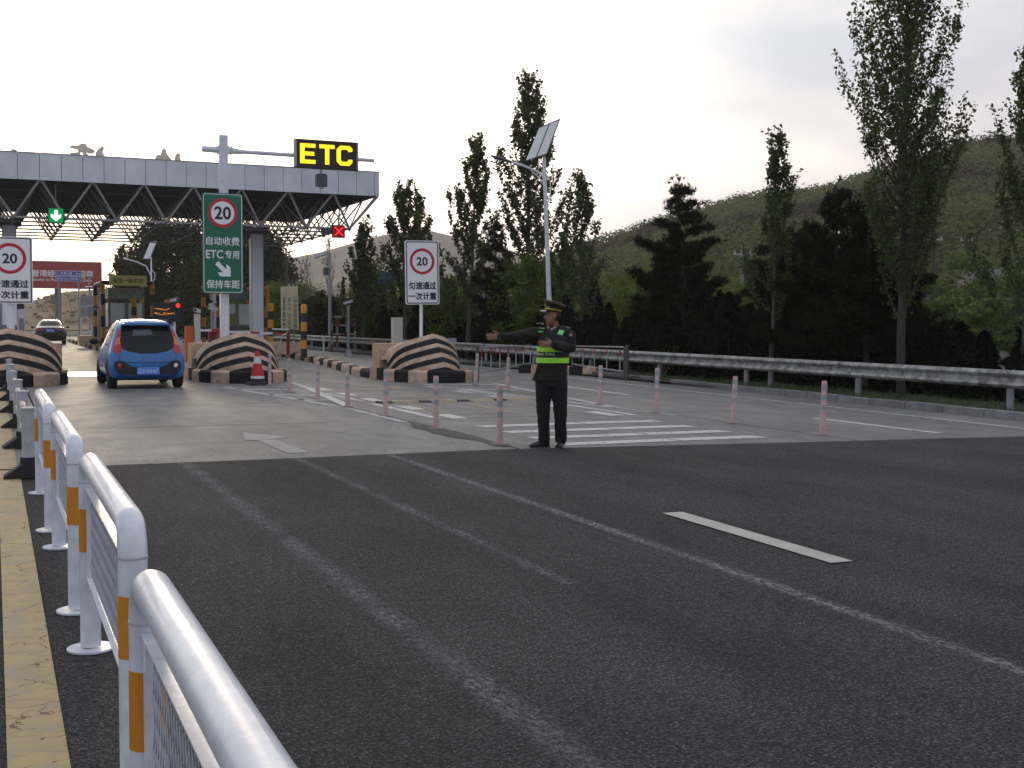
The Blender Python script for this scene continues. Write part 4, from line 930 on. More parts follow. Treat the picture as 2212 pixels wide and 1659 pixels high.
mc = thing('camera_pole', 'short steel pole with two white cameras left of the green sign pole', 'camera pole', (8.05, 49.0, .0)); MB().cyl((0, 0, 0), (0, 0, 1.85), .07, n=12).obj('pole', steel, mc, True); camera_on(mc, 1.95, -1.2, .42); c = camera_on(mc, 2.12, .6, .3); MB().box((0, -.09, .95), (.1, .02, .6)).obj('cable_box', booth_art, mc)
tag(MB().box((8.35, 50.3, 1.45), (.11, .11, 2.9)).obj('cream_post', cream), 'slim cream post reaching up behind the green sign', 'post')
# LED fee display
ld = thing('fee_display', 'black fee display with orange text and a red lamp right of the booth', 'fee display', (5.73, 44.4, .17))
MB().box((0, 0, 1.61), (1.06, .18, .68)).obj('case', plastic_black, ld)
for sx_ in (-.4, .22): MB().box((sx_, .03, .64), (.09, .09, 1.28)).obj('leg', van_white, ld)
MB().prism(off(circ(.10, 24), .34, 1.85), -.098, -.085, 'y').obj('lamp_ring', plastic_black, ld)
q = MB(); q.prism(off(circ(.075, 24), .34, 1.85), -.105, -.098, 'y'); q.obj('red_lamp', led_red, ld)
q = MB()
for row, (z_, w_) in enumerate(((1.72, .50), (1.55, .70))):
    x_ = -.47
    while x_ < -.47+w_:
        a = random.uniform(.012, .05); q.box((x_+a/2, -.096, z_+random.choice((-.03, 0, .03, .012))), (a, .004, .018)); q.box((x_+a/2, -.097, z_+random.choice((-.03, .03, .015))), (a*.7, .004, .014)); x_ += a+.018
q.obj('display_text', led_text, ld, kind='stuff'); c = camera_on(ld, 2.03, .7, .30); c.location.x = .22; MB().box((-.02, 0, 2.0), (.16, .1, .10)).obj('orange_beacon', orange_cab, ld)
# barrier arm, dark red machines, parapets, price board
ba = thing('boom_barrier', 'lowered red and white boom barrier behind the middle bullnose', 'barrier arm', (6.25, 41, .17)); L_ = 2.85
cols_ = [1, 0, 1, 0, 1, 0]
for k, (a, b_) in enumerate(((0, .45), (.45, 1.0), (1.0, 1.75), (1.75, 2.05), (2.05, 2.5), (2.5, 2.85))):
    MB().box(((a+b_)/2, 0, 1.00-.046*(a+b_)/2), (b_-a-.003, .04, .075)).obj('arm_band', [arm_red, arm_white][cols_[k]], ba)
MB().box((.52, .25, .52), (.26, .26, 1.04)).obj('machine', dark_red, ba)
dr = thing('barrier_post', 'dark red barrier support post in front of the salmon parapet', 'post', (10.55, 46.6, .17)); MB().box((0, 0, .47), (.11, .12, .94)).obj('post', dark_red, dr); MB().tube([(-.62, 0, 1.0), (0, 0, .97), (-.05, 0, .96)], .035, 8).obj('arm_stub', arm_white, dr)
MB().tube([(.0, -.05, .9), (-.25, -.05, .75), (-.33, -.05, .45), (-.35, -.05, .2)], .02, 6).obj('hose', grey_post, dr)
tag(MB().box((10.72, 47.4, .42), (1.35, .28, .5)).obj('parapet', pink_paint), 'salmon concrete parapet between the two striped bollards', 'parapet')
tag(MB().box((6.3, 43.5, .42), (1.0, .28, .50)).obj('parapet', pink_paint), 'short salmon parapet behind the orange cabinet', 'parapet')
p_ = tag(MB().box((4.5, 66.5, .42), (.9, 1.6, .50)).obj('parapet', pink_paint), 'salmon parapet block ahead of the blue hatchback left wheel', 'parapet')
pb = thing('price_board', 'tan toll price board with rows of green text on two posts', 'notice board', (14.13, 62, 0))
MB().prism([(-.44, 1.08), (.48, 1.02), (.42, 3.30), (-.46, 3.24)], -.03, .03, 'y').obj('board', price_m, pb)
for xx in (-.02, .2): MB().cyl((xx, .06, 0), (xx, .06, 3.4), .05, n=8).obj('post', steel, pb, True)
q = MB()
for r_ in range(26):
    z_ = 1.12+r_*.062
    for c_, w_ in ((-.38, .16), (-.1, .14), (.18, .22)):
        if random.random() < .85: q.box((c_+w_/2, -.034, z_), (w_*random.uniform(.6, 1), .003, .03))
q.obj('text_rows', price_txt, pb, kind='stuff')
hk = thing('hooked_bar', 'hooked yellow and black pipe sticking out right of the canopy column', 'pipe', (11.5, 55, .17)); MB().tube([(0, 0, 1.6), (.0, 0, 2.3), (.02, 0, 2.6), (-.04, 0, 2.8), (-.22, 0, 2.84)], .08, 10).obj('pipe', yellow_paint, hk, True); MB().cyl((-.2, 0, 2.84), (-.34, 0, 2.84), .10, n=10).obj('cap', bollard_black, hk)
tag(MB().cyl((11.45, 44.6, 0), (11.45, 44.6, .92), .035, n=8).box((11.45, 44.6, .01), (.22, .22, .02)).obj('steel_stub', grey_post, None), 'thin grey post on a plate beside the second striped bollard', 'post')
# red and white rail
rr_ = thing('pipe_railing', 'red and white pipe railing beside the guard rail near the price board', 'railing', (14.9, 56.5, 0))
def banded(pts, r, n_, c0=0):
    pts = [Vector(p) for p in pts]
    L_ = sum((b_-a).length for a, b_ in zip(pts, pts[1:])); step = L_/n_; cur = pts[0]; i = 1; acc = 0; seg = [cur]; k = 0
    while i < len(pts):
        d_ = (pts[i]-cur).length
        if acc+d_ < step-1e-6: acc += d_; cur = pts[i]; seg.append(cur); i += 1
        else:
            cur = cur.lerp(pts[i], (step-acc)/d_); seg.append(cur); MB().tube(seg, r, 10).obj('pipe_band', [rail_red, mat('pipe_white_old', (.42, .42, .43), .6, var=.3, vscale=9)][(k+c0) % 2], rr_, True); seg = [cur]; acc = 0; k += 1
            if k == n_: break
banded([(0, 0, 0), (0, 0, 1.5), (.03, 0, 1.62), (.12, 0, 1.68), (1.2, 0, 1.68)], .05, 8)
banded([(.3, .1, 0), (.3, .1, 1.5), (.36, .1, 1.64)], .05, 4, 1)
banded([(1.15, 0, 1.68), (1.15, 0, 0)], .05, 5, 1); banded([(.75, 0, 1.66), (.75, 0, 0)], .04, 5, 0)
banded([(.05, 0, 1.28), (1.15, 0, 1.28)], .045, 3); banded([(.05, 0, .85), (1.15, 0, .85)], .045, 3, 1)
# surveillance pole
sp_ = thing('surveillance_pole', 'grey surveillance pole with a white camera in front of the bare poplars', 'camera pole', (17.0, 64.8, 0)); MB().cyl((0, 0, 0), (0, 0, 5.2), .11, .08, 12).obj('pole', steel, sp_, True)
MB().cyl((-.45, 0, 4.85), (0, 0, 4.85), .03).obj('bracket', steel, sp_); c = camera_on(sp_, 5.1, 1.1, .75, tilt=-.35); c.location.x = -.5; c.scale = (1.8, 1, 1.8); MB().box((-.25, 0, 4.2), (.24, .2, .42)).obj('box', lamp_head, sp_)
# solar street lamp
sl_ = thing('solar_street_lamp', 'tall pale street lamp with a tilted solar panel behind the officer', 'street lamp', (17.02, 36.2, 0)); sl_.rotation_euler = (0, -radians(2.7), 0)
MB().cyl((0, 0, 0), (0, 0, 6.9), .095, .055, 16).obj('pole', white_paint, sl_, True); MB().cyl((0, 0, 6.9), (0, 0, 7.35), .035, n=8).obj('mast_top', steel, sl_)
ax = Vector((cos(yaw), -sin(yaw), 0))
MB().tube([Vector((0, 0, 6.25)), Vector((0, 0, 6.3))-ax*.25+Vector((0, 0, .16)), -ax*.6+Vector((0, 0, 6.62)), -ax*.95+Vector((0, 0, 6.75)), -ax*1.1+Vector((0, 0, 6.80))], .04, 10).obj('lamp_arm', white_paint, sl_, True)
MB().tube([Vector((0, 0, 5.9)), -ax*.15+Vector((0, 0, 6.2)), -ax*.45+Vector((0, 0, 6.5))], .018, 6).obj('arm_brace', white_paint, sl_, True)
MB().tube([Vector((0, 0, 6.45)), ax*.18+Vector((0, 0, 6.1)), ax*.16+Vector((0, 0, 5.6)), Vector((0, 0, 5.3))], .022, 6).obj('side_hoop', white_paint, sl_, True)
hd = MB().tube([-ax*1.08+Vector((0, 0, 6.79)), -ax*1.3+Vector((0, 0, 6.87)), -ax*1.62+Vector((0, 0, 6.98)), -ax*1.72+Vector((0, 0, 7.0))], [(.05, .04), (.10, .06), (.09, .045), (.05, .02)], 12).obj('lamp_head', lamp_head, sl_, True)
def quadbox(p, th, m_, name, parent):   # p: four corners
    p = [Vector(q) for q in p]; n_ = (p[1]-p[0]).cross(p[3]-p[0]).normalized()*th; mm = MB(); mm.add(p+[q+n_ for q in p], [(0, 1, 2, 3), (7, 6, 5, 4), (0, 4, 5, 1), (1, 5, 6, 2), (2, 6, 7, 3), (3, 7, 4, 0)]); return mm.obj(name, m_, parent)
A_, B_, C_, D__ = (Vector(q)-Vector((16.75, 36.75, 0)) for q in ((16.08, 36.75, 6.78), (16.70, 36.42, 6.98), (17.38, 36.78, 8.16), (16.78, 37.1, 7.92)))
u1 = (B_-A_); mid0, mid1 = A_+u1*.5, D__+(C_-D__)*.5
quadbox([A_, A_+u1*.47, D__+(C_-D__)*.47, D__], -.03, solar_m, 'solar_panel', sl_); quadbox([A_+u1*.53, B_, C_, D__+(C_-D__)*.53], -.03, solar_m, 'solar_panel', sl_)
for a, b_ in ((B_, C_), (A_, B_), (C_, D__), (mid0, mid1)): MB().cyl(a, b_, .018, n=6).obj('panel_frame', lamp_head, sl_)
MB().cyl((0, 0, 6.4), C_*.6+B_*.4, .015, n=6).obj('panel_strut', lamp_head, sl_)

# ------------------------------------------------------------------ beyond the gate
bb = thing('billboard', 'huge red roadside billboard with white Chinese and English welcome text', 'billboard', (5.3, 170, 0))
MB().box((0, 0, 7.35), (16.0, .5, 3.45)).obj('panel', board_red, bb)
for z_ in (5.6, 9.1): MB().box((0, 0, z_), (16.2, .6, .12)).obj('frame', steel, bb)
for x_ in (-8.05, 8.05): MB().box((x_, 0, 7.35), (.12, .6, 3.6)).obj('frame', steel, bb)
MB().cyl((2.6, .6, -.1), (2.6, .6, 5.6), .42, n=16).obj('pillar', mat('pillar_green', (.12, .15, .14), .6), bb, True)
text('lettering', '普湾经济区欢迎您', 7.6, .95, (3.2, -.27, 7.52), sign_white, bb, .03)
text('lettering', 'Welcome to Puwan Economic Zone', 8.1, .42, (2.8, -.27, 6.72), sign_white, bb, .012)
bs = thing('direction_sign', 'blue road direction sign with white arrows in front of the red billboard', 'road sign', (6.8, 125, 0))
MB().box((0, 0, 5.98), (2.44, .06, .48)).obj('upper_panel', sign_blue, bs); MB().box((0, 0, 5.46), (2.44, .06, .50)).obj('lower_panel', sign_blue, bs)
for z_, h_ in ((5.98, .48), (5.46, .50)):
    m_ = MB(); ring2d(off(rrect(2.40, h_-.03, .04), 0, z_), off(rrect(2.34, h_-.09, .03), 0, z_), -.034, m_); m_.obj('border', sign_white, bs)
text('lettering', '← 滨海公路    8km', 2.2, .24, (0, -.035, 5.98), sign_white, bs, .01); text('lettering', '普兰店 14km 滨海公路 →', 2.2, .24, (0, -.035, 5.46), sign_white, bs, .01)
for x_ in (-.9, .9): MB().cyl((x_, .1, 0), (x_, .1, 6.2), .07, n=8).obj('post', steel, bs, True)
hp = thing('lamp_mast', 'slim grey mast with two round collars in front of the billboard', 'mast', (9.6, 138, 0)); MB().cyl((0, 0, 0), (0, 0, 6.4), .14, .09, 10).obj('pole', steel, hp, True)
for z_ in (4.9, 6.1): MB().lathe([(.1, z_), (.5, z_+.05), (.5, z_+.15), (.1, z_+.2)], (0, 0, 0), 12).obj('collar', steel, hp, True)
MB().lathe([(0, 0), (.4, 0), (.15, .35), (0, .35)], (0, 0, 0), 10).obj('foot', steel, hp)
fb = thing('photo_hoarding', 'grey photo hoarding on posts left of the booth', 'hoarding', (8.9, 115, 0)); MB().box((0, 0, 2.7), (3.4, .1, 1.9)).obj('board', mat('hoarding_grey', (.16, .17, .18), .6, var=.8, vscale=2.2, col2=(.36, .36, .36)), fb); MB().box((0, -.06, 2.7), (.06, .02, 1.9)).obj('divider', van_white, fb); MB().box((0, -.06, 2.7), (3.4, .02, .06)).obj('divider', van_white, fb)
for x_ in (-1.6, 1.6): MB().cyl((x_, .1, 0), (x_, .1, 3.7), .06, n=6).obj('post', van_white, fb)
fl = thing('far_street_lamp', 'distant pale solar street lamp above the fee display', 'street lamp', (10.6, 91, 0)); fl.scale = (.74, .74, .74); MB().cyl((0, 0, 0), (0, 0, 8.2), .11, .07, 10).obj('pole', white_paint, fl, True)
MB().tube([(0, 0, 6.3), (-.5, 0, 7.3), (-1.4, 0, 7.7), (-2.6, 0, 8.0)], .06, 8).obj('arm', white_paint, fl, True); MB().tube([(0, 0, 7.0), (.35, 0, 6.6), (.3, 0, 6.0), (0, 0, 5.6)], .04, 6).obj('hoop', white_paint, fl, True)
quadbox([(-.7, 0, 8.0), (-.2, -.6, 8.0), (.5, -.5, 9.7), (0, .1, 9.7)], .05, solar_m, 'solar_panel', fl); MB().cyl((0, 0, 8.2), (.1, 0, 8.9), .05, n=6).obj('mast_top', steel, fl)
# wooded edge buildings
def shed(label, c, w, d, h, rz, rm, wm, rh):
    o = thing('house', label, 'house', c, rz); MB().box((0, 0, h/2), (w, d, h)).obj('wall', wm, o)
    MB().prism([(-d/2-.25, h), (0, h+rh), (d/2+.25, h), (d/2+.25, h-.1), (-d/2-.25, h-.1)], -w/2-.3, w/2+.3, 'x').obj('roof', rm, o)
    for k in range(3): q = MB().box((-w/2+w*(k+.5)/3, -d/2-.01, h*.55), (.8, .04, .9)).obj('window', glass_dark, o); MB().box((-w/2+w*(k+.5)/3, -d/2-.035, h*.55), (.06, .02, .9)).obj('glazing_bar', van_white, q)
    return o
shed('house with a faded pink roof glimpsed between the big poplar and the pine', (51.6, 60.5, 0), 5.2, 4, 3.5, -.5, roof_pink, wall_grey, 1.0)
shed('low grey roofed house behind the bushes at the right edge', (65.5, 61.5, 0), 9, 5, 4.2, -.6, roof_grey, wall_grey, 1.1)
wl = thing('concrete_wall', 'long low grey concrete wall with a coping below the bright bushes', 'wall', (54.5, 57.5, 1.0), -.35); 
for k in range(6): MB().box((-9+k*3.4, 0, .95), (3.38, .2, 1.9)).obj('panel', wall_grey, wl); MB().box((-9+k*3.4, 0, 1.95), (3.38, .3, .1)).obj('coping', wall_grey, wl)
vn = thing('white_van', 'white van roof glimpsed through the dark trees', 'van', (33.2, 51.2, 0), -.4); MB().prism([(-1.1, .5), (1.1, .5), (1.08, 1.3), (.75, 2.1), (.4, 2.3), (-.5, 2.3), (-.95, 2.0), (-1.1, 1.3)], -.8, .8, 'y').obj('body', van_white, vn, True); MB().prism([(.55, 1.4), (1.0, 1.4), (.72, 2.0), (.45, 2.1)], -.82, -.81, 'y').obj('window', glass_dark, vn)
for x_ in (-.7, .7): MB().cyl((x_, -.82, .35), (x_, -.6, .35), .33, n=16).obj('wheel', tyre_m, vn)
sd = thing('satellite_shed', 'low flat shed with a white satellite dish behind the poplars', 'shed', (23.6, 57.7, 0), -.3); MB().box((0, 0, 1.4), (3, 2, 2.8)).obj('wall', wall_grey, sd); MB().box((0, 0, 2.85), (3.2, 2.3, .08)).obj('roof', steel, sd); di_ = MB().lathe([(0, 0), (.2, .02), (.36, .10)], (0, 0, 0), 18).obj('satellite_dish', van_white, sd); di_.location = (-.5, -1.3, 2.4); di_.rotation_euler = (radians(70), 0, .4)
for x_, y_, h_, lb in ((50.3, 54.9, 6.9, 'tall dark utility pole right of the big poplar'), (49.5, 55.1, 4.1, 'short dark utility pole beside the big poplar trunk'), (40.1, 59.3, 6.0, 'pale utility pole with insulator crossarm above the dark pines'), (75, 78, 9, 'distant dark utility pole on the hillside near the right edge')):
    o = thing('utility_pole', lb, 'utility pole', (x_, y_, 0)); MB().cyl((0, 0, 0), (0, 0, h_), .12, .09, 8).obj('pole', [mat('pole_dark', (.03, .027, .025), .9), mat('pole_pale', (.18, .18, .18), .8)][h_ == 6.0], o, True)
    if h_ != 4.1:
        MB().box((0, 0, h_-.5), (1.0, .08, .08), rz=-.4).obj('crossarm', steel, o)
        for k in (-.45, 0, .45): MB().cyl((k*.92, -k*.38, h_-.46), (k*.92, -k*.38, h_-.3), .035, n=6).obj('insulator', grey_post, o)
def wire(label, p, q, sag, r=.012):
    p, q = Vector(p), Vector(q); pts = [p.lerp(q, k/12)+Vector((0, 0, -sag*4*(k/12)*(1-k/12))) for k in range(13)]
    tag(MB().tube(pts, r, 4).obj('overhead_wire', plastic_black), label, 'wire')
wire('thin overhead wire from the canopy corner towards the poplars, upper one', (14.0, 50, 6.3), (20, 60, 5.0), .1); wire('thin overhead wire below the red cross running towards the poplars', (13.2, 47.2, 5.0), (21, 62, 3.9), .15)
wire('overhead wire running right from the tall dark utility pole', (50.3, 54.9, 6.4), (75, 78, 8.5), .8, .02)
fq = thing('far_lamp', 'dark curved street lamp head sticking out of the pines by the big poplar', 'street lamp', (58.2, 73.4, 0)); MB().cyl((0, 0, 0), (0, 0, 9.6), .1, .07, 8).obj('pole', white_paint, fq, True); MB().tube([(0, 0, 9.5), (-.5, .2, 9.9), (-1.0, .5, 10.15)], [.05, .09, .06], 8).obj('lamp_head', van_white, fq, True)
sgn = thing('blue_road_sign', 'small blue road sign almost hidden in the trees left of the speed sign', 'road sign', (18.2, 58.4, 0)); MB().box((0, 0, 3.55), (.8, .05, .9), rz=-.3).obj('plate', sign_blue, sgn); MB().cyl((0, .08, 0), (0, .08, 3.9), .05, n=8).obj('post', steel, sgn)
# ------------------------------------------------------------------ vehicles
def catmull(xs_, ys_, q):
    xs_ = np.array(xs_, float); ys_ = np.array(ys_, float); m = np.gradient(ys_, xs_); i = np.clip(np.searchsorted(xs_, q)-1, 0, len(xs_)-2)
    h = xs_[i+1]-xs_[i]; t_ = (q-xs_[i])/h
    return (2*t_**3-3*t_**2+1)*ys_[i]+(t_**3-2*t_**2+t_)*h*m[i]+(-2*t_**3+3*t_**2)*ys_[i+1]+(t_**3-t_**2)*h*m[i+1]
def car_body(o, st, paintm):
    st = np.array(st, float); q = np.unique(np.concatenate([np.linspace(0, st[-1, 0], 70), np.linspace(0, .5, 24)])); cols = [catmull(st[:, 0], st[:, c], q) for c in range(1, 7)]
    V = []; nh = None
    for y, zb, wl, zs, ws_, zr, wr in zip(q, *cols):
        zs = min(zs, zr-.04); hp = [(0, zb), (wl*.80, zb), (wl*.95, zb+.05), (wl, zb+(zs-zb)*.30), (wl*.995, zb+(zs-zb)*.62), (ws_*1.0, zs-.03), (ws_*.975, zs+.01), (ws_*.45+wr*.55, zs+(zr-zs)*.52), (wr*1.0, zr-.07*min(1, (zr-zs)/.4)), (wr*.82, zr-.012), (wr*.4, zr), (0, zr+.006)]
        a = np.array(hp); d = np.r_[0, np.cumsum(np.hypot(*np.diff(a, axis=0).T))]; k = np.linspace(0, d[-1], 34)
        hx = np.interp(k, d, a[:, 0]); hz_ = np.interp(k, d, a[:, 1])
        for _ in range(2): hx[1:-1] = (hx[:-2]+2*hx[1:-1]+hx[2:])/4; hz_[1:-1] = (hz_[:-2]+2*hz_[1:-1]+hz_[2:])/4
        ring = list(zip(hx, hz_))+[(-a_, b_) for a_, b_ in list(zip(hx, hz_))[-2:0:-1]]; nh = len(ring); V += [(r[0], y, r[1]) for r in ring]
    K = len(q); F = [(i*nh+j, i*nh+(j+1) % nh, (i+1)*nh+(j+1) % nh, (i+1)*nh+j) for i in range(K-1) for j in range(nh)]+[tuple(range(nh))[::-1], tuple((K-1)*nh+j for j in range(nh))]
    mb = MB(); mb.add(V, F); ob = mb.obj('body', paintm, o); smooth_me(ob.data, 50)
    return ob, BVHTree.FromPolygons([Vector(v) for v in mb.v], mb.f)
def decal(o, bvh, poly, side, m_, name, offs=.006, step=.05):
    """poly outline in (x,z) for 'rear', (y,z) for 'left'/'right'; draped on the body"""
    P = []
    for (a, b_), (c_, d) in zip(poly, poly[1:]+poly[:1]):
        k = max(1, int(hypot(c_-a, d-b_)/step)); P += [(a+(c_-a)*i/k, b_+(d-b_)*i/k) for i in range(k)]
    nb = len(P); xs_ = [p[0] for p in P]; zs_ = [p[1] for p in P]
    inn = [(x, z) for x in np.arange(min(xs_)+step*.5, max(xs_), step) for z in np.arange(min(zs_)+step*.5, max(zs_), step)]
    def inside(x, z):
        c_ = False
        for (x1, z1), (x2, z2) in zip(P, P[1:]+P[:1]):
            if (z1 > z) != (z2 > z) and x < (x2-x1)*(z-z1)/(z2-z1)+x1: c_ = not c_
        return c_
    inn = [p for p in inn if inside(*p) and min(hypot(p[0]-q_[0], p[1]-q_[1]) for q_ in P) > step*.4]
    res = delaunay_2d_cdt([Vector(p) for p in P+inn], [], [list(range(nb))], 1, 1e-6)
    vv = []
    for p in res[0]:
        if side == 'rear': r = bvh.ray_cast(Vector((p[0], -2, p[1])), Vector((0, 1, 0)))
        elif side == 'left': r = bvh.ray_cast(Vector((-3, p[0], p[1])), Vector((1, 0, 0)))
        elif side == 'right': r = bvh.ray_cast(Vector((3, p[0], p[1])), Vector((-1, 0, 0)))
        else: r = bvh.ray_cast(Vector((p[0], p[1], 4)), Vector((0, 0, -1)))
        if r[0] is None: vv.append(vv[-1] if vv else Vector((0, 0, 1))); continue
        nrm = r[1]; dirv = {'rear': Vector((0, -1, 0)), 'left': Vector((-1, 0, 0)), 'right': Vector((1, 0, 0)), 'top': Vector((0, 0, 1))}[side]
        if nrm.dot(dirv) < 0: nrm = -nrm
        vv.append(r[0]+(nrm+dirv).normalized()*offs)
    me = bpy.data.meshes.new(name); me.from_pydata(vv, [], res[2]); me.update(); me.shade_smooth(); return link(name, me, m_, o)
def wheel(o, x, y, r, w):
    s_ = 1 if x > 0 else -1
    t_ = MB().lathe([(r*.62, -w/2), (r*.9, -w/2), (r, -w/2+.03), (r, w/2-.03), (r*.9, w/2), (r*.62, w/2)], (0, 0, 0), 28).obj('wheel', tyre_m, o, True); t_.rotation_euler = (0, pi/2, 0); t_.location = (x, y, r)
    MB().lathe([(0, s_*w*.3), (r*.2, s_*w*.36), (r*.60, s_*w*.30), (r*.62, s_*w*.46), (r*.62, 0), (0, 0)], (0, 0, 0), 20).obj('rim', chrome, t_, True)
    return t_
def mirror(o, x, y, z, m_):
    s_ = 1 if x > 0 else -1; q = MB(); q.ball((x, y, z), (.10, .06, .075), 12, 8); q.cyl((x-s_*.16, y+.02, z-.03), (x, y, z-.02), .02, n=6); q.obj('side_mirror', m_, o, True)
hb = thing('blue_hatchback', 'small blue hatchback seen from behind entering the first toll lane', 'car', (3.07, 27.1, 0), radians(.6))
body, bvh = car_body(hb, [(0, .30, .62, .62, .56, .74, .42), (.035, .26, .74, .72, .68, .86, .52), (.10, .22, .79, .84, .735, 1.02, .58), (.20, .20, .805, .92, .75, 1.22, .60), (.32, .19, .81, .945, .755, 1.38, .595), (.45, .19, .81, .95, .755, 1.455, .58), (.75, .19, .81, .95, .755, 1.49, .57), (1.3, .19, .805, .94, .755, 1.51, .565), (1.9, .19, .80, .93, .75, 1.47, .55), (2.25, .19, .80, .92, .745, 1.33, .55), (2.65, .19, .795, .90, .735, 1.06, .60), (3.1, .2, .78, .82, .70, .93, .56), (3.45, .24, .70, .68, .60, .78, .44), (3.56, .30, .60, .60, .52, .66, .36)], blue_car)
tg = [(-.50, 1.36), (.50, 1.36), (.555, 1.20), (.565, 1.0), (.53, .88), (.40, .815), (.15, .77), (-.15, .77), (-.40, .815), (-.53, .88), (-.565, 1.0), (-.555, 1.20)]
decal(hb, bvh, tg, 'rear', glass_dark, 'rear_window', .008)
for s_ in (-1, 1):
    f = lambda P: [(s_*a, b_) for a, b_ in P]
    decal(hb, bvh, f([(.545, 1.15), (.61, 1.11), (.66, 1.0), (.68, .94), (.555, .98), (.565, 1.06)]), 'rear', lamp_orange, 'tail_lamp_amber', .016, .03)
    decal(hb, bvh, f([(.535, 1.30), (.565, 1.29), (.61, 1.20), (.62, 1.12), (.54, 1.16)]), 'rear', lamp_red, 'tail_lamp', .016, .03)
    decal(hb, bvh, f([(.555, .98), (.68, .94), (.71, .89), (.70, .81), (.65, .77), (.58, .775), (.545, .83), (.545, .91)]), 'rear', lamp_red, 'tail_lamp', .018, .03)
    decal(hb, bvh, f([(.70, .53), (.68, .60), (.60, .625), (.50, .59), (.36, .50), (.24, .47), (.24, .31), (.60, .325), (.69, .42)]), 'rear', plastic_black, 'bumper_insert', .010, .04)
    decal(hb, bvh, f([(.635, .52), (.60, .565), (.55, .55), (.54, .49), (.59, .46)]), 'rear', lamp_red if s_ < 0 else plate_white, 'fog_lamp', .018, .03)
decal(hb, bvh, [(-.25, .45), (.25, .45), (.25, .34), (-.25, .34)], 'rear', plastic_black, 'bumper_insert', .008)
decal(hb, bvh, [(-.16, 1.375), (.16, 1.375), (.16, 1.352), (-.16, 1.352)], 'rear', lamp_red, 'brake_lamp', .014)
MB().prism([(-.53, 1.385), (.53, 1.385), (.47, 1.43), (-.47, 1.43)], .155, .42, 'y').obj('roof_spoiler', blue_car, hb)
pt = thing('x', 'x', 'x'); bpy.data.objects.remove(pt)
pl_ = MB().box((0, -.035, .395), (.46, .012, .145)).obj('number_plate', plate_blue, hb); m_ = MB(); ring2d(off(rrect(.45, .135, .01, 2), 0, .395), off(rrect(.44, .125, .01, 2), 0, .395), -.0425, m_); m_.obj('plate_border', plate_white, pl_)
text('plate_text', '辽B·0GH67', .41, .095, (0, -.0435, .395), plate_white, pl_, .012)
seam = MB(); sp_pts = [(-.60, .72), (-.58, .62), (-.45, .58), (.45, .58), (.58, .62), (.60, .72)]
for a_, b_ in zip(sp_pts, sp_pts[1:]):
    pa, pb_ = (bvh.ray_cast(Vector((p[0], -2, p[1])), Vector((0, 1, 0)))[0] for p in (a_, b_)); seam.tube([pa, (pa+pb_)/2+Vector((0, -.006, 0)), pb_], .006, 4)
seam.obj('tailgate_seam', plastic_black, hb)
decal(hb, bvh, [(-.28, 1.28), (.10, 1.30), (.12, 1.17), (-.30, 1.15)], 'rear', mat('painted_window_reflection', (.085, .09, .11), .25), 'painted_reflection', .013)  # paler patch painting a reflection onto the rear glass
decal(hb, bvh, [(-.62, .33), (.62, .33), (.58, .235), (-.58, .235)], 'rear', mat('lower_bumper_blue', (.006, .06, .22), .45), 'lower_bumper', .006)
for a_ in ((-.10, .655), (.16, .655), (0, .775)):
    pa = bvh.ray_cast(Vector((a_[0], -2, a_[1])), Vector((0, 1, 0)))[0]; MB().ball(tuple(pa), (.012, .008, .009), 8, 5).obj('lock_button', plastic_black, hb)
q = MB(); q.tube([(-.06, .03, .86), (-.03, .03, .90), (0, .03, .865), (.03, .03, .90), (.06, .03, .86)], .008, 4); ob = q.obj('badge', chrome, hb); ob.location = (0, .012, 0)
text('badge_text', '奇瑞汽车', .13, .028, (-.36, .045, .885), chrome, hb, .01); text('badge_text', 'QQ', .06, .025, (.38, .045, .885), chrome, hb, .01)
MB().tube([(-.12, .055, .885), (.02, .05, .90), (.28, .10, 1.02)], .011, 6).obj('rear_wiper', plastic_black, hb)
for yy, zz_ in (((.62, .99), (1.55, .99)), ((1.62, .98), (2.45, .97))): pass
decal(hb, bvh, [(.62, 1.02), (1.30, 1.02), (1.32, 1.38), (.95, 1.40), (.72, 1.32)], 'left', glass_dark, 'side_window', .006, .06); decal(hb, bvh, [(1.38, 1.02), (2.42, 1.00), (2.1, 1.30), (1.8, 1.40), (1.40, 1.40)], 'left', glass_dark, 'side_window', .006, .06)
decal(hb, bvh, [(.62, 1.02), (1.30, 1.02), (1.32, 1.38), (.95, 1.40), (.72, 1.32)], 'right', glass_dark, 'side_window', .006, .06); decal(hb, bvh, [(1.38, 1.02), (2.42, 1.00), (2.1, 1.30), (1.8, 1.40), (1.40, 1.40)], 'right', glass_dark, 'side_window', .006, .06)
for s_ in ('left', 'right'):
    for yc in (.55, 2.89): decal(hb, bvh, [(yc+.335*cos(a), max(.215, .29+.335*sin(a))) for a in np.linspace(-.2, pi+.2, 14)], s_, plastic_black, 'wheel_arch', .004, .08)
for x_ in (-.70, .70):
    for y_ in (.55, 2.89): wheel(hb, x_, y_, .285, .19)
mirror(hb, -.92, 2.3, 1.0, plastic_black); mirror(hb, .92, 2.3, 1.0, blue_car)
MB().box((0, .5, .23), (1.2, .5, .10)).cyl((-.35, .1, .22), (-.35, .5, .22), .03).obj('underbody', plastic_black, hb)
for s_ in (-1, 1): MB().tube([(s_*.50, .55, 1.475), (s_*.53, 1.2, 1.50), (s_*.51, 1.9, 1.46)], .012, 6).obj('roof_rail', plastic_black, hb)
sd_ = thing('black_sedan', 'black sedan driving away beyond the toll booths in the first lane', 'car', (3.10, 76.5, 0), radians(-2))
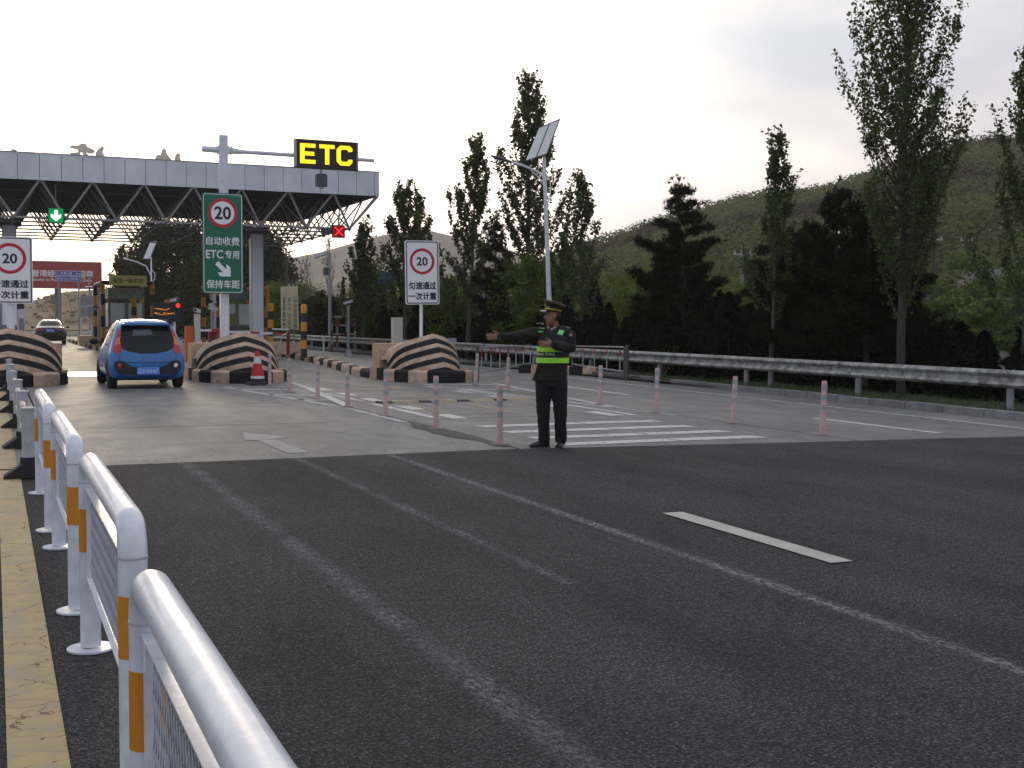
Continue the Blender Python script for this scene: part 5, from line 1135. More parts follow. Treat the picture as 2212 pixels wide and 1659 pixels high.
body, bvh = car_body(sd_, [(0, .34, .70, .70, .62, .86, .5), (.05, .28, .84, .86, .76, .98, .62), (.15, .24, .89, .93, .82, 1.03, .66), (.6, .22, .90, .95, .82, 1.06, .64), (.85, .22, .90, .95, .82, 1.12, .60), (1.3, .22, .90, .95, .82, 1.34, .56), (1.7, .22, .90, .95, .82, 1.45, .55), (2.3, .22, .90, .95, .82, 1.47, .55), (2.9, .22, .90, .94, .81, 1.36, .55), (3.4, .22, .89, .92, .80, 1.05, .66), (4.1, .24, .86, .84, .74, .93, .6), (4.6, .32, .72, .66, .58, .74, .45)], black_car)
decal(sd_, bvh, [(-.56, 1.12), (.56, 1.12), (.47, 1.40), (-.47, 1.40)], 'rear', glass_dark, 'rear_window', .01)
for s_ in (-1, 1):
    decal(sd_, bvh, [(s_*a, b_) for a, b_ in [(.38, .96), (.80, .95), (.84, .80), (.40, .82)]], 'rear', mat('sedan_lamp', (.16, .008, .01), .2), 'tail_lamp', .014)
    decal(sd_, bvh, [(1.1, 1.0), (3.2, 1.0), (2.6, 1.32), (1.5, 1.36)], 'left' if s_ < 0 else 'right', glass_dark, 'side_window', .006, .1)
    for y_ in (.95, 3.65): wheel(sd_, s_*.78, y_, .32, .22)
    mirror(sd_, s_*1.02, 3.0, 1.02, black_car)
p_ = MB().box((0, .0, .84), (.46, .02, .14)).obj('number_plate', plate_blue, sd_); [MB().box((-.17+.057*k, -.012, .84), (.035, .003, .07)).obj('plate_mark', plate_white, p_) for k in range(7)]
MB().box((0, .02, 1.0), (.10, .02, .06)).obj('badge', chrome, sd_)

# ------------------------------------------------------------------ traffic officer
of = thing('person', 'traffic officer in dark uniform, peaked cap and lime vest stretching his right arm sideways', 'person', (6.09, 12.97, .003), -radians(24))
def remesh(mb, name, m_, vox=.008, smooth=4, parent=of, mi=None):
    me = mb.me('tmp'); o = bpy.data.objects.new('tmp', me); COL.objects.link(o)
    r = o.modifiers.new('r', 'REMESH'); r.mode = 'VOXEL'; r.voxel_size = vox; r.use_smooth_shade = True
    s_ = o.modifiers.new('s', 'SMOOTH'); s_.iterations = smooth; s_.factor = .5
    me2 = bpy.data.meshes.new_from_object(o.evaluated_get(bpy.context.evaluated_depsgraph_get())); bpy.data.objects.remove(o)
    if name in ('jacket', 'trousers'):
        from mathutils import noise as mz
        for v in me2.vertices:
            q_ = v.co; s_ = mz.noise(Vector((q_.x*9, q_.y*9, q_.z*22)))*.6+mz.noise(Vector((q_.x*16+4, q_.y*16, q_.z*9)))*.5; k_ = 1.0 if (name == 'jacket' or q_.z < .35 or abs(q_.z-.5) < .08) else .6
            v.co = q_+v.normal*s_*.011*k_
    me2.name = name; me2.materials.clear(); return link(name, me2, m_, parent, True)
def G(x, y, d=0): return Vector(((x-830)/793, d, (1525-y)/793))
def limb(mb, pts, n=14, g=0):       # pts: (pos, rx(in plane), ry(depth))
    pts = [(p[0],)+tuple(r_+g for r_ in p[1:]) for p in pts]
    mb.tube([p[0] for p in pts], [(p[1], p[2]) if len(p) > 2 else p[1] for p in pts], n)
    for p in (pts[0], pts[-1]): r = min(p[1], p[2] if len(p) > 2 else p[1]); mb.ball(tuple(p[0]), r*.98, 12, 8)
def torso(mb, rows, n=28):     # rows: (z, cx, rx, ry, cy)
    vs = []
    for z, cx, rx, ry, cy in rows:
        for j in range(n):
            a = 2*pi*j/n; c_, s_ = cos(a), sin(a); e_ = .82
            vs.append((cx+rx*abs(c_)**e_*(1 if c_ > 0 else -1), cy+ry*abs(s_)**e_*(1 if s_ > 0 else -1), z))
    k = len(rows); mb.add(vs, [(i*n+j, i*n+(j+1) % n, (i+1)*n+(j+1) % n, (i+1)*n+j) for i in range(k-1) for j in range(n)]+[tuple(range(n))[::-1], tuple((k-1)*n+j for j in range(n))])
# body: head, neck, hands and the frame of the body in one surface
bd = MB(); hc = Vector((.012, -.012, 1.565))
bd.ball(tuple(hc+Vector((.012, .0, .03))), (.086, .078, .100), 20, 14)       # skull; face turned to image left (-x) and slightly to the camera
bd.ball(tuple(hc+Vector((-.018, -.012, -.035))), (.062, .060, .078), 16, 12)  # jaw
bd.ball(tuple(hc+Vector((-.052, -.028, -.088))), (.022, .024, .018), 10, 8)   # chin
bd.tube([hc+Vector((-.074, -.03, .012)), hc+Vector((-.094, -.040, -.020)), hc+Vector((-.078, -.034, -.034))], [.009, .016, .012], 8)  # nose
bd.ball(tuple(hc+Vector((-.070, -.032, -.056))), (.012, .020, .007), 8, 6); bd.ball(tuple(hc+Vector((-.069, -.031, -.068))), (.011, .018, .007), 8, 6)
bd.ball(tuple(hc+Vector((-.066, -.034, .028))), (.016, .040, .009), 8, 6)
bd.ball(tuple(hc+Vector((.030, -.078, -.008))), (.017, .010, .032), 10, 8)    # ear
limb(bd, [(Vector((.03, .02, 1.36)), .058, .06), (Vector((.028, .008, 1.50)), .052, .055)])
limb(bd, [(Vector((.03, .02, 1.0)), .13, .09), (Vector((.03, .02, 1.2)), .14, .09), (Vector((.03, .02, 1.36)), .13, .08)])
limb(bd, [(Vector((-.09, 0, .88)), .07), (Vector((-.10, -.01, .5)), .05), (Vector((-.09, .02, .09)), .035)]); limb(bd, [(Vector((.10, 0, .88)), .07), (Vector((.12, -.01, .5)), .05), (Vector((.135, .02, .09)), .035)])
sL, eL, wL = G(725, 432, .02), G(545, 468, -.02), G(345, 482, -.06)
limb(bd, [(sL, .045), (eL, .036), (wL, .026, .03)])
sR, eR, wR = G(985, 435, .02), G(1015, 585, -.03), G(835, 545, -.24)
limb(bd, [(sR, .045), (eR, .036), (wR, .027, .03)])
def hand(wr, d, side, up_, fl, curl=.12, th=None):
    d = d.normalized(); up_ = (up_-d*up_.dot(d)).normalized(); nrm = d.cross(up_)
    bd.tube([wr-d*.02, wr+d*.03, wr+d*.07, wr+d*.095], [(.022, .028), (.018, .038), (.015, .043), (.012, .041)] if False else [(.028, .020), (.038, .016), (.043, .014), (.041, .012)], 12)
    for k, (o_, L_) in enumerate(zip((.030, .010, -.011, -.031), fl)):
        b_ = wr+d*.088+up_*o_; dd = (d+up_*o_*3.0).normalized(); m1 = b_+dd*L_*.5+nrm*curl*L_*.3; m2 = b_+dd*L_+nrm*curl*L_; bd.tube([b_-dd*.02, m1, m2], [.0100, .0092, .0072], 8); bd.ball(tuple(m2), .0072, 8, 6)
    t0 = wr+d*.02+up_*.026; td = (d*.75+up_*.72).normalized() if th is None else th; bd.tube([t0, t0+td*.038, t0+td*.038+(d*.9+up_*.25).normalized()*.034], [.015, .0115, .009], 8); bd.ball(tuple(t0+td*.038+(d*.9+up_*.25).normalized()*.034), .009, 8, 6)
# tube() frames: first radius runs along d x z, second along "up"; hands lie in the picture plane so pass (depth, height)
def palm(wr, d, up_):
    d = d.normalized(); up_ = (up_-d*up_.dot(d)).normalized(); nr = d.cross(up_); vs = []; n = 12
    secs = ((-.03, .020, .026), (.02, .016, .034), (.06, .014, .041), (.095, .011, .040))
    for t_, a, b_ in secs:
        for j in range(n): q_ = 2*pi*j/n; vs.append(wr+d*t_+nr*a*cos(q_)+up_*b_*sin(q_))
    bd.add(vs, [(i*n+j, i*n+(j+1) % n, (i+1)*n+(j+1) % n, (i+1)*n+j) for i in range(3) for j in range(n)]+[tuple(range(n))[::-1], tuple(3*n+j for j in range(n))])
def hand2(wr, d, up_, fl, curl, thumb=1):
    d = d.normalized(); up_ = (up_-d*up_.dot(d)).normalized(); nr = d.cross(up_); palm(wr, d, up_)
    for o_, L_ in zip((.031, .0105, -.0105, -.031), fl):
        b_ = wr+d*.085+up_*o_; dd = (d+up_*o_*2.2).normalized(); m1 = b_+dd*L_*.55+nr*curl*L_*.25; m2 = b_+dd*L_+nr*curl*L_*.9; bd.tube([b_-dd*.02, m1, m2], [.0102, .0094, .0075], 8); bd.ball(tuple(m2), .0078, 8, 6)
    t0 = wr+d*.015+up_*.024*thumb; a1 = t0+(d*.62+up_*.78*thumb).normalized()*.042; a2 = a1+(d*.95+up_*.30*thumb).normalized()*.032; bd.tube([t0, a1, a2], [.016, .012, .0095], 8); bd.ball(tuple(a2), .0098, 8, 6)
hand2(wL, Vector((-1, -.1, .02)), Vector((0, 0, 1)), (.066, .075, .070, .054), .25)
hand2(wR, Vector((-1, .15, .02)), Vector((0, 0, 1)), (.066, .076, .070, .055), -.15)
remesh(bd, 'body', skin, .0072, 1)
tr_ = MB()
torso(tr_, [(.72, .02, .175, .115, .01), (.80, .02, .178, .12, .01), (.98, .02, .168, .115, .01)])
limb(tr_, [(Vector((-.085, .0, .80)), .095, .105), (Vector((-.088, -.005, .60)), .084, .092), (Vector((-.088, -.01, .42)), .070, .078), (Vector((-.082, .0, .22)), .060, .070), (Vector((-.075, .01, .075)), .062, .075)], 16, .009)
limb(tr_, [(Vector((.10, .0, .80)), .092, .105), (Vector((.11, -.005, .60)), .082, .092), (Vector((.115, -.01, .42)), .072, .078), (Vector((.12, .0, .22)), .062, .070), (Vector((.125, .01, .085)), .063, .075)], 16, .009)
remesh(tr_, 'trousers', trouser, .009, 3)
jk = MB()
torso(jk, [(.80, -.025, .212, .14, .015), (.88, .0, .198, .135, .015), (.98, .015, .180, .13, .015), (1.10, .025, .182, .125, .015), (1.22, .03, .185, .125, .02), (1.32, .03, .182, .115, .02), (1.385, .03, .165, .095, .02), (1.43, .03, .115, .075, .02), (1.46, .03, .065, .06, .015)])
limb(jk, [(sL+Vector((.06, 0, -.02)), .085, .08), (sL+Vector((-.03, 0, -.012)), .070, .072), (eL, .056, .058), (wL+Vector((.10, .01, .0)), .047, .048), (wL+Vector((.012, 0, 0)), .046, .044)], 14, .006)
limb(jk, [(sR+Vector((-.05, 0, -.01)), .085, .08), (sR+Vector((.025, 0, -.03)), .072, .078), (eR, .064, .066), (eR*.5+wR*.5, .056, .056), (wR+Vector((.03, -.02, 0)), .047, .047)], 14, .006)
jk.prism([(-.21, .80), (-.05, .80), (-.02, 1.0), (-.16, 1.0)], -.10, .10, 'y')
remesh(jk, 'jacket', uniform, .0085, 3)
vs_ = MB(); torso(vs_, [(1.00, .018, .192, .140, .015), (1.10, .024, .194, .137, .015), (1.22, .03, .196, .137, .02), (1.30, .03, .188, .128, .02), (1.36, .03, .155, .112, .02), (1.415, .03, .12, .092, .02)])
vst = remesh(vs_, 'vest', vest_black, .0085, 3)
dg = bpy.context.evaluated_depsgraph_get()
vb = BVHTree.FromPolygons([v.co.copy() for v in vst.data.vertices], [tuple(p.vertices) for p in vst.data.polygons])
jb_o = [c for c in of.children if c.name.startswith('jacket')][0]; jb = BVHTree.FromPolygons([v.co.copy() for v in jb_o.data.vertices], [tuple(p.vertices) for p in jb_o.data.polygons])
def band(z0, z1, m_, name, a0=0, a1=2*pi, offs=.004):
    n = 48; v = []
    for z in (z0, (z0+z1)/2, z1):
        for j in range(n+1):
            a = a0+(a1-a0)*j/n; dv = Vector((cos(a), sin(a), 0)); o_ = Vector((.024, .016, z)); r = vb.ray_cast(o_+dv*1.0, -dv); q_ = r[0]+dv*offs if r[0] else o_+dv*.19; v.append(q_)
    me = bpy.data.meshes.new(name); me.from_pydata(v, [], [(i*(n+1)+j, i*(n+1)+j+1, (i+1)*(n+1)+j+1, (i+1)*(n+1)+j) for i in range(2) for j in range(n)]); me.update(); me.shade_smooth(); return link(name, me, m_, vst)
band(1.145, 1.205, vest_green, 'upper_reflective_band'); band(1.012, 1.075, vest_green, 'lower_reflective_band')
def patch(poly, m_, name, parent=vst, b=None, offs=.006):
    b = b or vb; res = delaunay_2d_cdt([Vector(p) for p in poly], [], [list(range(len(poly)))], 1, 1e-6); vv = []
    for p in res[0]:
        rs_ = [q_ for q_ in (vb.ray_cast(Vector((p[0], -2, p[1])), Vector((0, 1, 0)))[0], jb.ray_cast(Vector((p[0], -2, p[1])), Vector((0, 1, 0)))[0]) if q_]
        y_ = min(q_.y for q_ in rs_) if rs_ else -.1; vv.append(Vector((p[0], y_-offs, p[1])))
    me = bpy.data.meshes.new(name); me.from_pydata(vv, [], res[2]); me.update(); return link(name, me, m_, parent)
def PX(P): return [((x-830)/793, (1525-y)/793) for x, y in P]
patch(PX([(716, 392), (766, 396), (752, 434), (706, 432)]), vest_green2, 'shoulder_patch'); patch(PX([(905, 408), (952, 418), (934, 460), (886, 450)]), vest_green2, 'shoulder_patch')
tx = text('lettering', 'JIAO TONG', .212, .048, (0, 0, 0), mat('vest_text', (.75, .95, .40), .6), vst, .03)
for v in tx.data.vertices:
    x_, z_ = v.co.x-.065, v.co.z+1.112; r = vb.ray_cast(Vector((x_, -2, z_)), Vector((0, 1, 0))); v.co = (x_, (r[0].y if r[0] else -.12)-.005, z_)
patch(PX([(800, 400), (850, 402), (840, 470), (826, 505), (808, 470)]), uniform, 'jacket_front', of, offs=.004)
patch(PX([(812, 398), (842, 400), (838, 440), (828, 468), (816, 440)]), tie_m, 'tie', of, offs=.008)
cl_ = MB(); cl_.tube([(-.035, -.055, 1.415), (-.035, -.03, 1.44), (.03, .07, 1.455), (.085, -.01, 1.45), (.03, -.065, 1.425), (-.01, -.075, 1.405)], .012, 8); cl_.obj('shirt_collar', shirt_m, of, True)
for s_, (a, b_) in enumerate(((G(690, 366, .03), G(752, 358, .03)), (G(955, 390, .03), G(1010, 405, .03)))): MB().tube([a+Vector((0, -.03, .012)), b_+Vector((0, -.03, .012))], [(.03, .008), (.028, .008)], 8).obj('epaulette', mat('epaulette', (.10, .095, .08), .6), of, True)
MB().ball(tuple(G(750, 358, -.02)), (.014, .008, .007), 8, 6).obj('epaulette_badge', van_white, of); MB().ball(tuple(G(985, 393, -.02)), (.016, .008, .007), 8, 6).obj('epaulette_badge', van_white, of)
sp2 = MB(); sp2.ball(tuple(G(1012, 458, -.055)), (.030, .012, .036), 12, 8); ob = sp2.obj('sleeve_badge', mat('badge_plum', (.13, .05, .08), .7), of); MB().ball(tuple(G(1012, 460, -.068)), (.012, .004, .010), 8, 6).obj('badge_mark', van_white, ob)
MB().tube([wL+Vector((.004, 0, 0)), wL+Vector((.016, 0, 0))], [(.047, .049)]*2, 12).obj('shirt_cuff', shirt_m, of); MB().ball(tuple(eR*.55+wR*.45+Vector((0, -.055, -.03))), (.022, .006, .008), 8, 5).obj('cuff_button', gold, of)
# cap: peaked cap worn level, crown rising to the front
cp_ = bpy.data.objects.new('cap', None); COL.objects.link(cp_); cp_.parent = of; cp_.location = hc+Vector((.012, 0, .052)); cp_.rotation_euler = (0, radians(10), 0)
MB().lathe([(0, .0), (.092, .0), (.096, .045), (0, .05)], (0, 0, 0), 28).obj('cap_band', mat('cap_band_dark', (.012, .010, .012), .8), cp_, True)
MB().lathe([(.0965, .022), (.0975, .036)], (0, 0, 0), 28).obj('gold_braid', gold, cp_, True)
cv = MB(); vs = []; n_ = 32
for r, z in ((.095, .040), (.118, .072), (.128, .092), (.122, .103), (.06, .108), (.001, .108)):
    for j in range(n_):
        a = 2*pi*j/n_; x_ = r*cos(a)*1.06; vs.append((x_, r*sin(a), z+(.028*(-cos(a)*.5+.5)**1.5 if r > .1 else (.014 if r > .05 else .008))))
cv.add(vs, [(i*n_+j, i*n_+(j+1) % n_, (i+1)*n_+(j+1) % n_, (i+1)*n_+j) for i in range(5) for j in range(n_)]); cv.obj('crown', uniform, cp_, True)
cv = MB(); cv.tube([(.129*cos(a)*1.06, .129*sin(a), .088+.028*(-cos(a)*.5+.5)**1.5) for a in np.linspace(0, 2*pi, 33)], .004, 5); cv.obj('crown_piping', mat('piping_maroon', (.16, .03, .04), .6), cp_, True)
vs = []
for i, r in enumerate((.092, .118, .145)):
    for j in range(13): a = pi+(-1.05+2.1*j/12); vs.append((r*cos(a)*(1.0+.06*i), r*sin(a)*(1-.08*i), .010-.011*i-.008*abs(sin(a))*i))
cv = MB(); cv.add(vs, [(i*13+j, i*13+j+1, (i+1)*13+j+1, (i+1)*13+j) for i in range(2) for j in range(12)]); cv.add([(v[0], v[1], v[2]-.004) for v in vs], [(i*13+j, (i+1)*13+j, (i+1)*13+j+1, i*13+j+1) for i in range(2) for j in range(12)]); cv.obj('visor', mat('visor_gloss', (.02, .02, .022), .15), cp_, True)
MB().ball((-.108, -.01, .062), (.008, .016, .018), 8, 6).obj('cap_badge', gold, cp_)
hr = MB(); hr.ball(tuple(hc+Vector((.034, .006, .012))), (.074, .080, .078), 18, 12); hr.obj('hair', hair_m, of, True)
for s_, (x_, y_, a) in enumerate(((-.105, -.03, -1.15), (.115, -.05, -.2))):
    d_ = Vector((sin(a), -cos(a), 0)); sh = MB(); c0 = Vector((x_+.01, .03, .035)); L_ = .20
    c0 = Vector((x_+.03*(s_ == 0), .02, 0))
    sh.tube([c0-d_*.06+Vector((0, 0, .05)), c0+Vector((0, 0, .055)), c0+d_*.08+Vector((0, 0, .042)), c0+d_*.15+Vector((0, 0, .03)), c0+d_*.185+Vector((0, 0, .024))], [(.034, .045), (.042, .05), (.046, .038), (.042, .028), (.025, .02)], 14)
    ob = sh.obj('shoe', shoe_m, of, True); MB().tube([c0-d_*.075+Vector((0, 0, .008)), c0+d_*.06+Vector((0, 0, .008)), c0+d_*.19+Vector((0, 0, .008))], [(.036, .008), (.045, .008), (.026, .008)], 12).obj('sole', mat('sole_grey', (.10, .10, .10), .7), ob)

# ------------------------------------------------------------------ trees
def branch_path(p, d, L_, n=7, wob=.06, upb=.12):
    pts = [Vector(p)]; d = Vector(d).normalized()
    for _ in range(n):
        d = (d+Vector((random.gauss(0, wob), random.gauss(0, wob), upb))).normalized(); pts.append(pts[-1]+d*L_/n)
    return pts
def poplar(label, x, y, h, hw, nleaf, base=.28, size=.045, lean=0, trunk_r=.08, lm=None, bm_=None, white=False, open_=1.0, nb=34, lo=0.0):
    o = thing('poplar_tree', label, 'tree', (x, y, .05), 0, 'upright poplars along the verge'); tk = MB(); H_ = h
    tp = [Vector((lean*(k/8)**1.3+random.gauss(0, .02), random.gauss(0, .02), H_*.93*k/8)) for k in range(9)]; tk.tube(tp, [trunk_r*(1-.90*k/8)+.006 for k in range(9)], 9)
    tips = []; br = []
    prf = lambda t: float(np.interp(t, [.1, .3, .45, .6, .75, .88, 1.02], [.55, .92, 1.0, .92, .74, .48, .10]))
    for k in range(nb):
        t_ = base*.9+(1-base*.9)*(k/nb)**.9*.90; z = H_*t_; i = min(7, int(t_/.93*8)); p = tp[i].lerp(tp[min(8, i+1)], min(1, max(0, (t_/.93*8-i))))
        a = k*2.4+random.gauss(0, .35); rise = H_*random.uniform(.16, .30)*(1.15-.65*t_); te = min(1.0, t_+rise/H_); R = hw*prf(te)*random.choice((1.0, .95, .8, .55))*random.uniform(.85, 1.1)
        path = []; w1, w2 = random.gauss(0, .05), random.gauss(0, .05)
        for j in range(9):
            s_ = j/8; rr = R*(1-(1-s_)**1.6); path.append(p+Vector((rr*cos(a)+w1*sin(s_*4)*hw, rr*sin(a)+w2*sin(s_*5)*hw, rise*s_)))
        r0 = trunk_r*.34*(1-t_*.7); br.append((path, rise*1.1)); tk.tube(path, [max(.004, r0*(1-.85*j/8)) for j in range(9)], 5, False)
        for q_ in range(4):
            j = random.randint(1, 6); a2 = a+random.gauss(0, 1.0); p2 = branch_path(path[j], Vector((cos(a2)*.45, sin(a2)*.45, 1)), rise*random.uniform(.3, .55), 5, .06, .12); br.append((p2, rise*.5)); tk.tube(p2, [max(.003, r0*.4*(1-.8*jj/5)) for jj in range(6)], 4, False)
    br.append((tp[4:], H_*.5))
    tk.obj('trunk', bm_ or bark_pale, o, True)
    if white: MB().tube([tp[0]-Vector((0, 0, .04)), tp[0].lerp(tp[1], .5), tp[0].lerp(tp[1], min(1, 1.0/(H_*.116)))], [trunk_r*1.25, trunk_r*1.06, trunk_r*1.04], 12).obj('whitewash', whitewash, o, True)
    Ls = np.array([b_[1]*len(b_[0])**.0 for b_ in br]); cnt = (nleaf*Ls/Ls.sum()).astype(int); cs = []
    for (path, L_), c_ in zip(br, cnt):
        P_ = np.array([p[:] for p in path]); tt = (.10+.90*np.round(rng.uniform(0, 1, c_)*9+rng.normal(0, .22, c_))/9.0).clip(.08, 1)*(len(P_)-1)+0; tt = np.minimum(tt+rng.normal(0, .10, c_), len(P_)-1.001).clip(0); i = np.minimum(tt.astype(int), len(P_)-2); f_ = (tt-i)[:, None]
        q = P_[i]*(1-f_)+P_[i+1]*f_; # small bunches around the twig
        q = q+rng.normal(0, .048*open_*(H_/7)**.5, (c_, 3)); cs.append(q)
    link('crown', npmesh('crown', leaves(np.concatenate(cs), size), 4), lm or leaf_poplar, o); return o
poplar('biggest poplar, its crown cut off by the top of the photo', 16.45, 18.8, 10.6, 1.36, 27000, base=.13, size=.040, trunk_r=.085, bm_=bark, nb=70)
poplar('thin young poplar left of the big one with a narrow crown', 16.55, 23.2, 5.65, .72, 4600, base=.28, size=.045, trunk_r=.055, nb=24, white=True)
poplar('poplar cut off by the right edge of the photo', 17.55, 16.7, 6.6, 1.05, 7500, base=.18, size=.04, trunk_r=.08, nb=30)
poplar('slim poplar with a twin top just right of the street lamp', 18.1, 36.2, 6.25, 1.0, 4000, base=.20, size=.062, trunk_r=.07, nb=26, open_=1.1)
poplar('short poplar top rising between the street lamp and the slim poplar', 18.9, 39.2, 4.4, .9, 3200, base=.30, size=.065, trunk_r=.06, nb=18)
poplar('tall poplar directly behind the street lamp', 18.1, 40.6, 10.2, 1.75, 10500, base=.22, size=.068, trunk_r=.12, nb=46, open_=1.1)
poplar('tall poplar rising behind the white speed sign', 17.2, 44.3, 8.2, 1.55, 7800, base=.2, size=.07, lean=.35, trunk_r=.10, nb=38)
poplar('bushy poplar between the canopy corner and the speed sign', 16.4, 50, 7.2, 1.5, 7600, base=.20, size=.07, trunk_r=.10, nb=36, open_=1.2)
poplar('poplar with thin top branches just left of the speed sign', 17.6, 51.6, 7.0, 1.2, 4300, base=.25, size=.07, trunk_r=.08, nb=26, open_=1.1)
poplar('small poplar right below the red lane signal', 15.9, 54.6, 5.95, 1.15, 5000, base=.16, size=.075, trunk_r=.08, nb=28, open_=1.2)
poplar('low poplar beside the small one below the red lane signal', 16.9, 57.5, 4.6, 1.0, 5000, base=.12, size=.08, trunk_r=.07, nb=22, open_=1.4)
for i, (x, y, h, l) in enumerate(((20.2, 89.7, 6.4, 'bare poplar nearest the canopy column, no leaves'), (19.2, 79.2, 5.9, 'bare leafless poplar between the column and the camera pole'), (19.3, 73.8, 7.0, 'bare leafless poplar right of the surveillance pole'))):
    poplar(l, x, y, h, .75, 260, base=.25, size=.06, trunk_r=.09, lm=scrub_m, bm_=twig_m, nb=26)['group'] = 'bare poplars behind the camera pole'
def round_tree(label, x, y, h, rad, nl, size, m_, squash=1.0, name='tree', cat='tree', nb=16, z0=.22, group=None, trunk_r=.06, nclump=40, bk=None):
    o = thing(name, label, cat, (x, y, .03), 0, group); tk = MB(); tk.tube([(0, 0, 0), (random.gauss(0, .08), random.gauss(0, .08), h*.35), (random.gauss(0, .1), 0, h*.7)], [trunk_r, trunk_r*.7, trunk_r*.25], 8); cs = []
    for k in range(nclump):
        a = random.uniform(0, 6.28); t_ = random.random(); zz_ = h*(z0+(1-z0)*t_*.93); rr = rad*sqrt(max(.05, 1-((t_-.42)/.60)**2))*sqrt(random.uniform(.1, 1)); c_ = Vector((rr*cos(a), rr*sin(a), zz_)); r_ = rad*random.uniform(.18, .34); cs.append((c_, r_))
        if k < nb: tk.tube([(0, 0, h*random.uniform(.12, .4)), c_*.5+Vector((0, 0, zz_*.2)), c_], [trunk_r*.4, trunk_r*.2, .006], 5, False)
    tk.obj('trunk', bk or bark, o, True); per = nl//nclump; Q = []
    NQ = []
    for c_, r_ in cs:
        g_ = rng.normal(0, 1, (per, 3)); l_ = np.linalg.norm(g_, axis=1)[:, None]; g_ = g_/l_*np.minimum(l_*.55, 1.25); Q.append(np.array(c_[:])+g_*r_*np.array([1, 1, .8*squash])); NQ.append(g_+np.array([0, 0, .2]))
    link('crown', npmesh('crown', leaves(np.concatenate(Q), size, nrm=np.concatenate(NQ), jit=.55), 4), m_, o); return o
for x, y, h, r, l in ((17.0, 38.7, 3.9, 1.1, 'light green willow left of the street lamp pole'), (19.3, 41.5, 3.9, 1.2, 'light green willow right of the street lamp pole'), (17.2, 46.0, 3.3, 1.2, 'light green willow behind the right speed sign post'), (22.6, 41.0, 3.6, 1.4, 'light green willow beneath the slim twin topped poplar'),
                      (17.8, 58.0, 4.5, 1.5, 'yellow green willow left of the bushy poplar'), (18.9, 64.5, 4.0, 1.5, 'yellow green willow behind the surveillance pole'), (26.0, 41.5, 3.2, 1.6, 'pale willow between the slim poplar and the first pine'), (29.5, 44.0, 3.4, 1.8, 'lime willow patch left of the first pine')):
    round_tree(l, x, y, h, r, 4200, .062, leaf_willow, 1.3, 'willow_tree', nclump=46, group='light green willows in the second row', trunk_r=.05)
for x, y, h, r, l in ((17.2, 78, 3.6, 1.7, 'green bushy tree left of the bare poplar by the camera pole'), (18.6, 86, 4.2, 2.0, 'green bushy tree behind the toll price board'), (21.5, 92, 4.4, 2.2, 'green bushy tree at the foot of the bare poplars'), (16.9, 68, 2.9, 1.3, 'low green bush behind the red and white railing'), (18.3, 71, 3.3, 1.6, 'low green bush under the surveillance pole'), (23.5, 100, 4.6, 2.5, 'far green tree below the mountain gap'), (16.6, 92, 3.2, 1.8, 'low green bush next to the canopy column')):
    round_tree(l, x, y, h, r, 5200, .085, leaf_willow if y > 75 else leaf_dark, 1.1, 'bushy_tree', nclump=50, z0=.06, group='green bushes under the mountains')
for x, y, h, r, l in ((48.3, 50.4, 5.3, 2.1, 'large bright green bush right of the tall dark pole'), (52.0, 50.0, 4.7, 2.0, 'bright green bush in front of the grey roofed house'), (45.9, 51.2, 4.2, 1.3, 'tall bright green bush left of the tall dark pole'), (44.0, 46.5, 3.1, 1.3, 'round green bush in front of the grey wall'), (57.5, 55.5, 4.4, 1.8, 'dull green bush at the right edge before the house'), (40, 40, 2.6, 1.2, 'low dark bush below the grey wall'), (36.5, 33, 2.2, 1.2, 'low scraggly bush at the right edge of the photo')):
    round_tree(l, x, y, h, r, 3600, .11, bush_m, 1, 'bush', 'bush', nclump=40, z0=.1, group='bright bushes by the grey wall')
for x, y, h, r, l in ((15.2, 114, 10.2, 5.4, 'big dark tree behind the fee display'), (19.5, 104, 9.6, 4.6, 'big dark tree behind the green toll sign'), (21.5, 112, 8.6, 4.0, 'dark tree behind the canopy column'), (17.0, 98, 6.5, 3.4, 'lower dark tree behind the barrier machine')):
    round_tree(l, x, y, h, r, 38000, .15, leaf_dark, 1.2, 'dark_tree', nclump=170, z0=.04, group='dark trees behind the booths', trunk_r=.2)
for x, y, h, r, l in ((11.3, 121, 8.6, .8, 'thin backlit poplar beside the booth sign'), (13.0, 119, 8.4, .9, 'second backlit poplar, touching the dark tree')):
    poplar(l, x, y, h, r*1.5, 2600, base=.2, size=.14, trunk_r=.10, nb=22, open_=1.6)
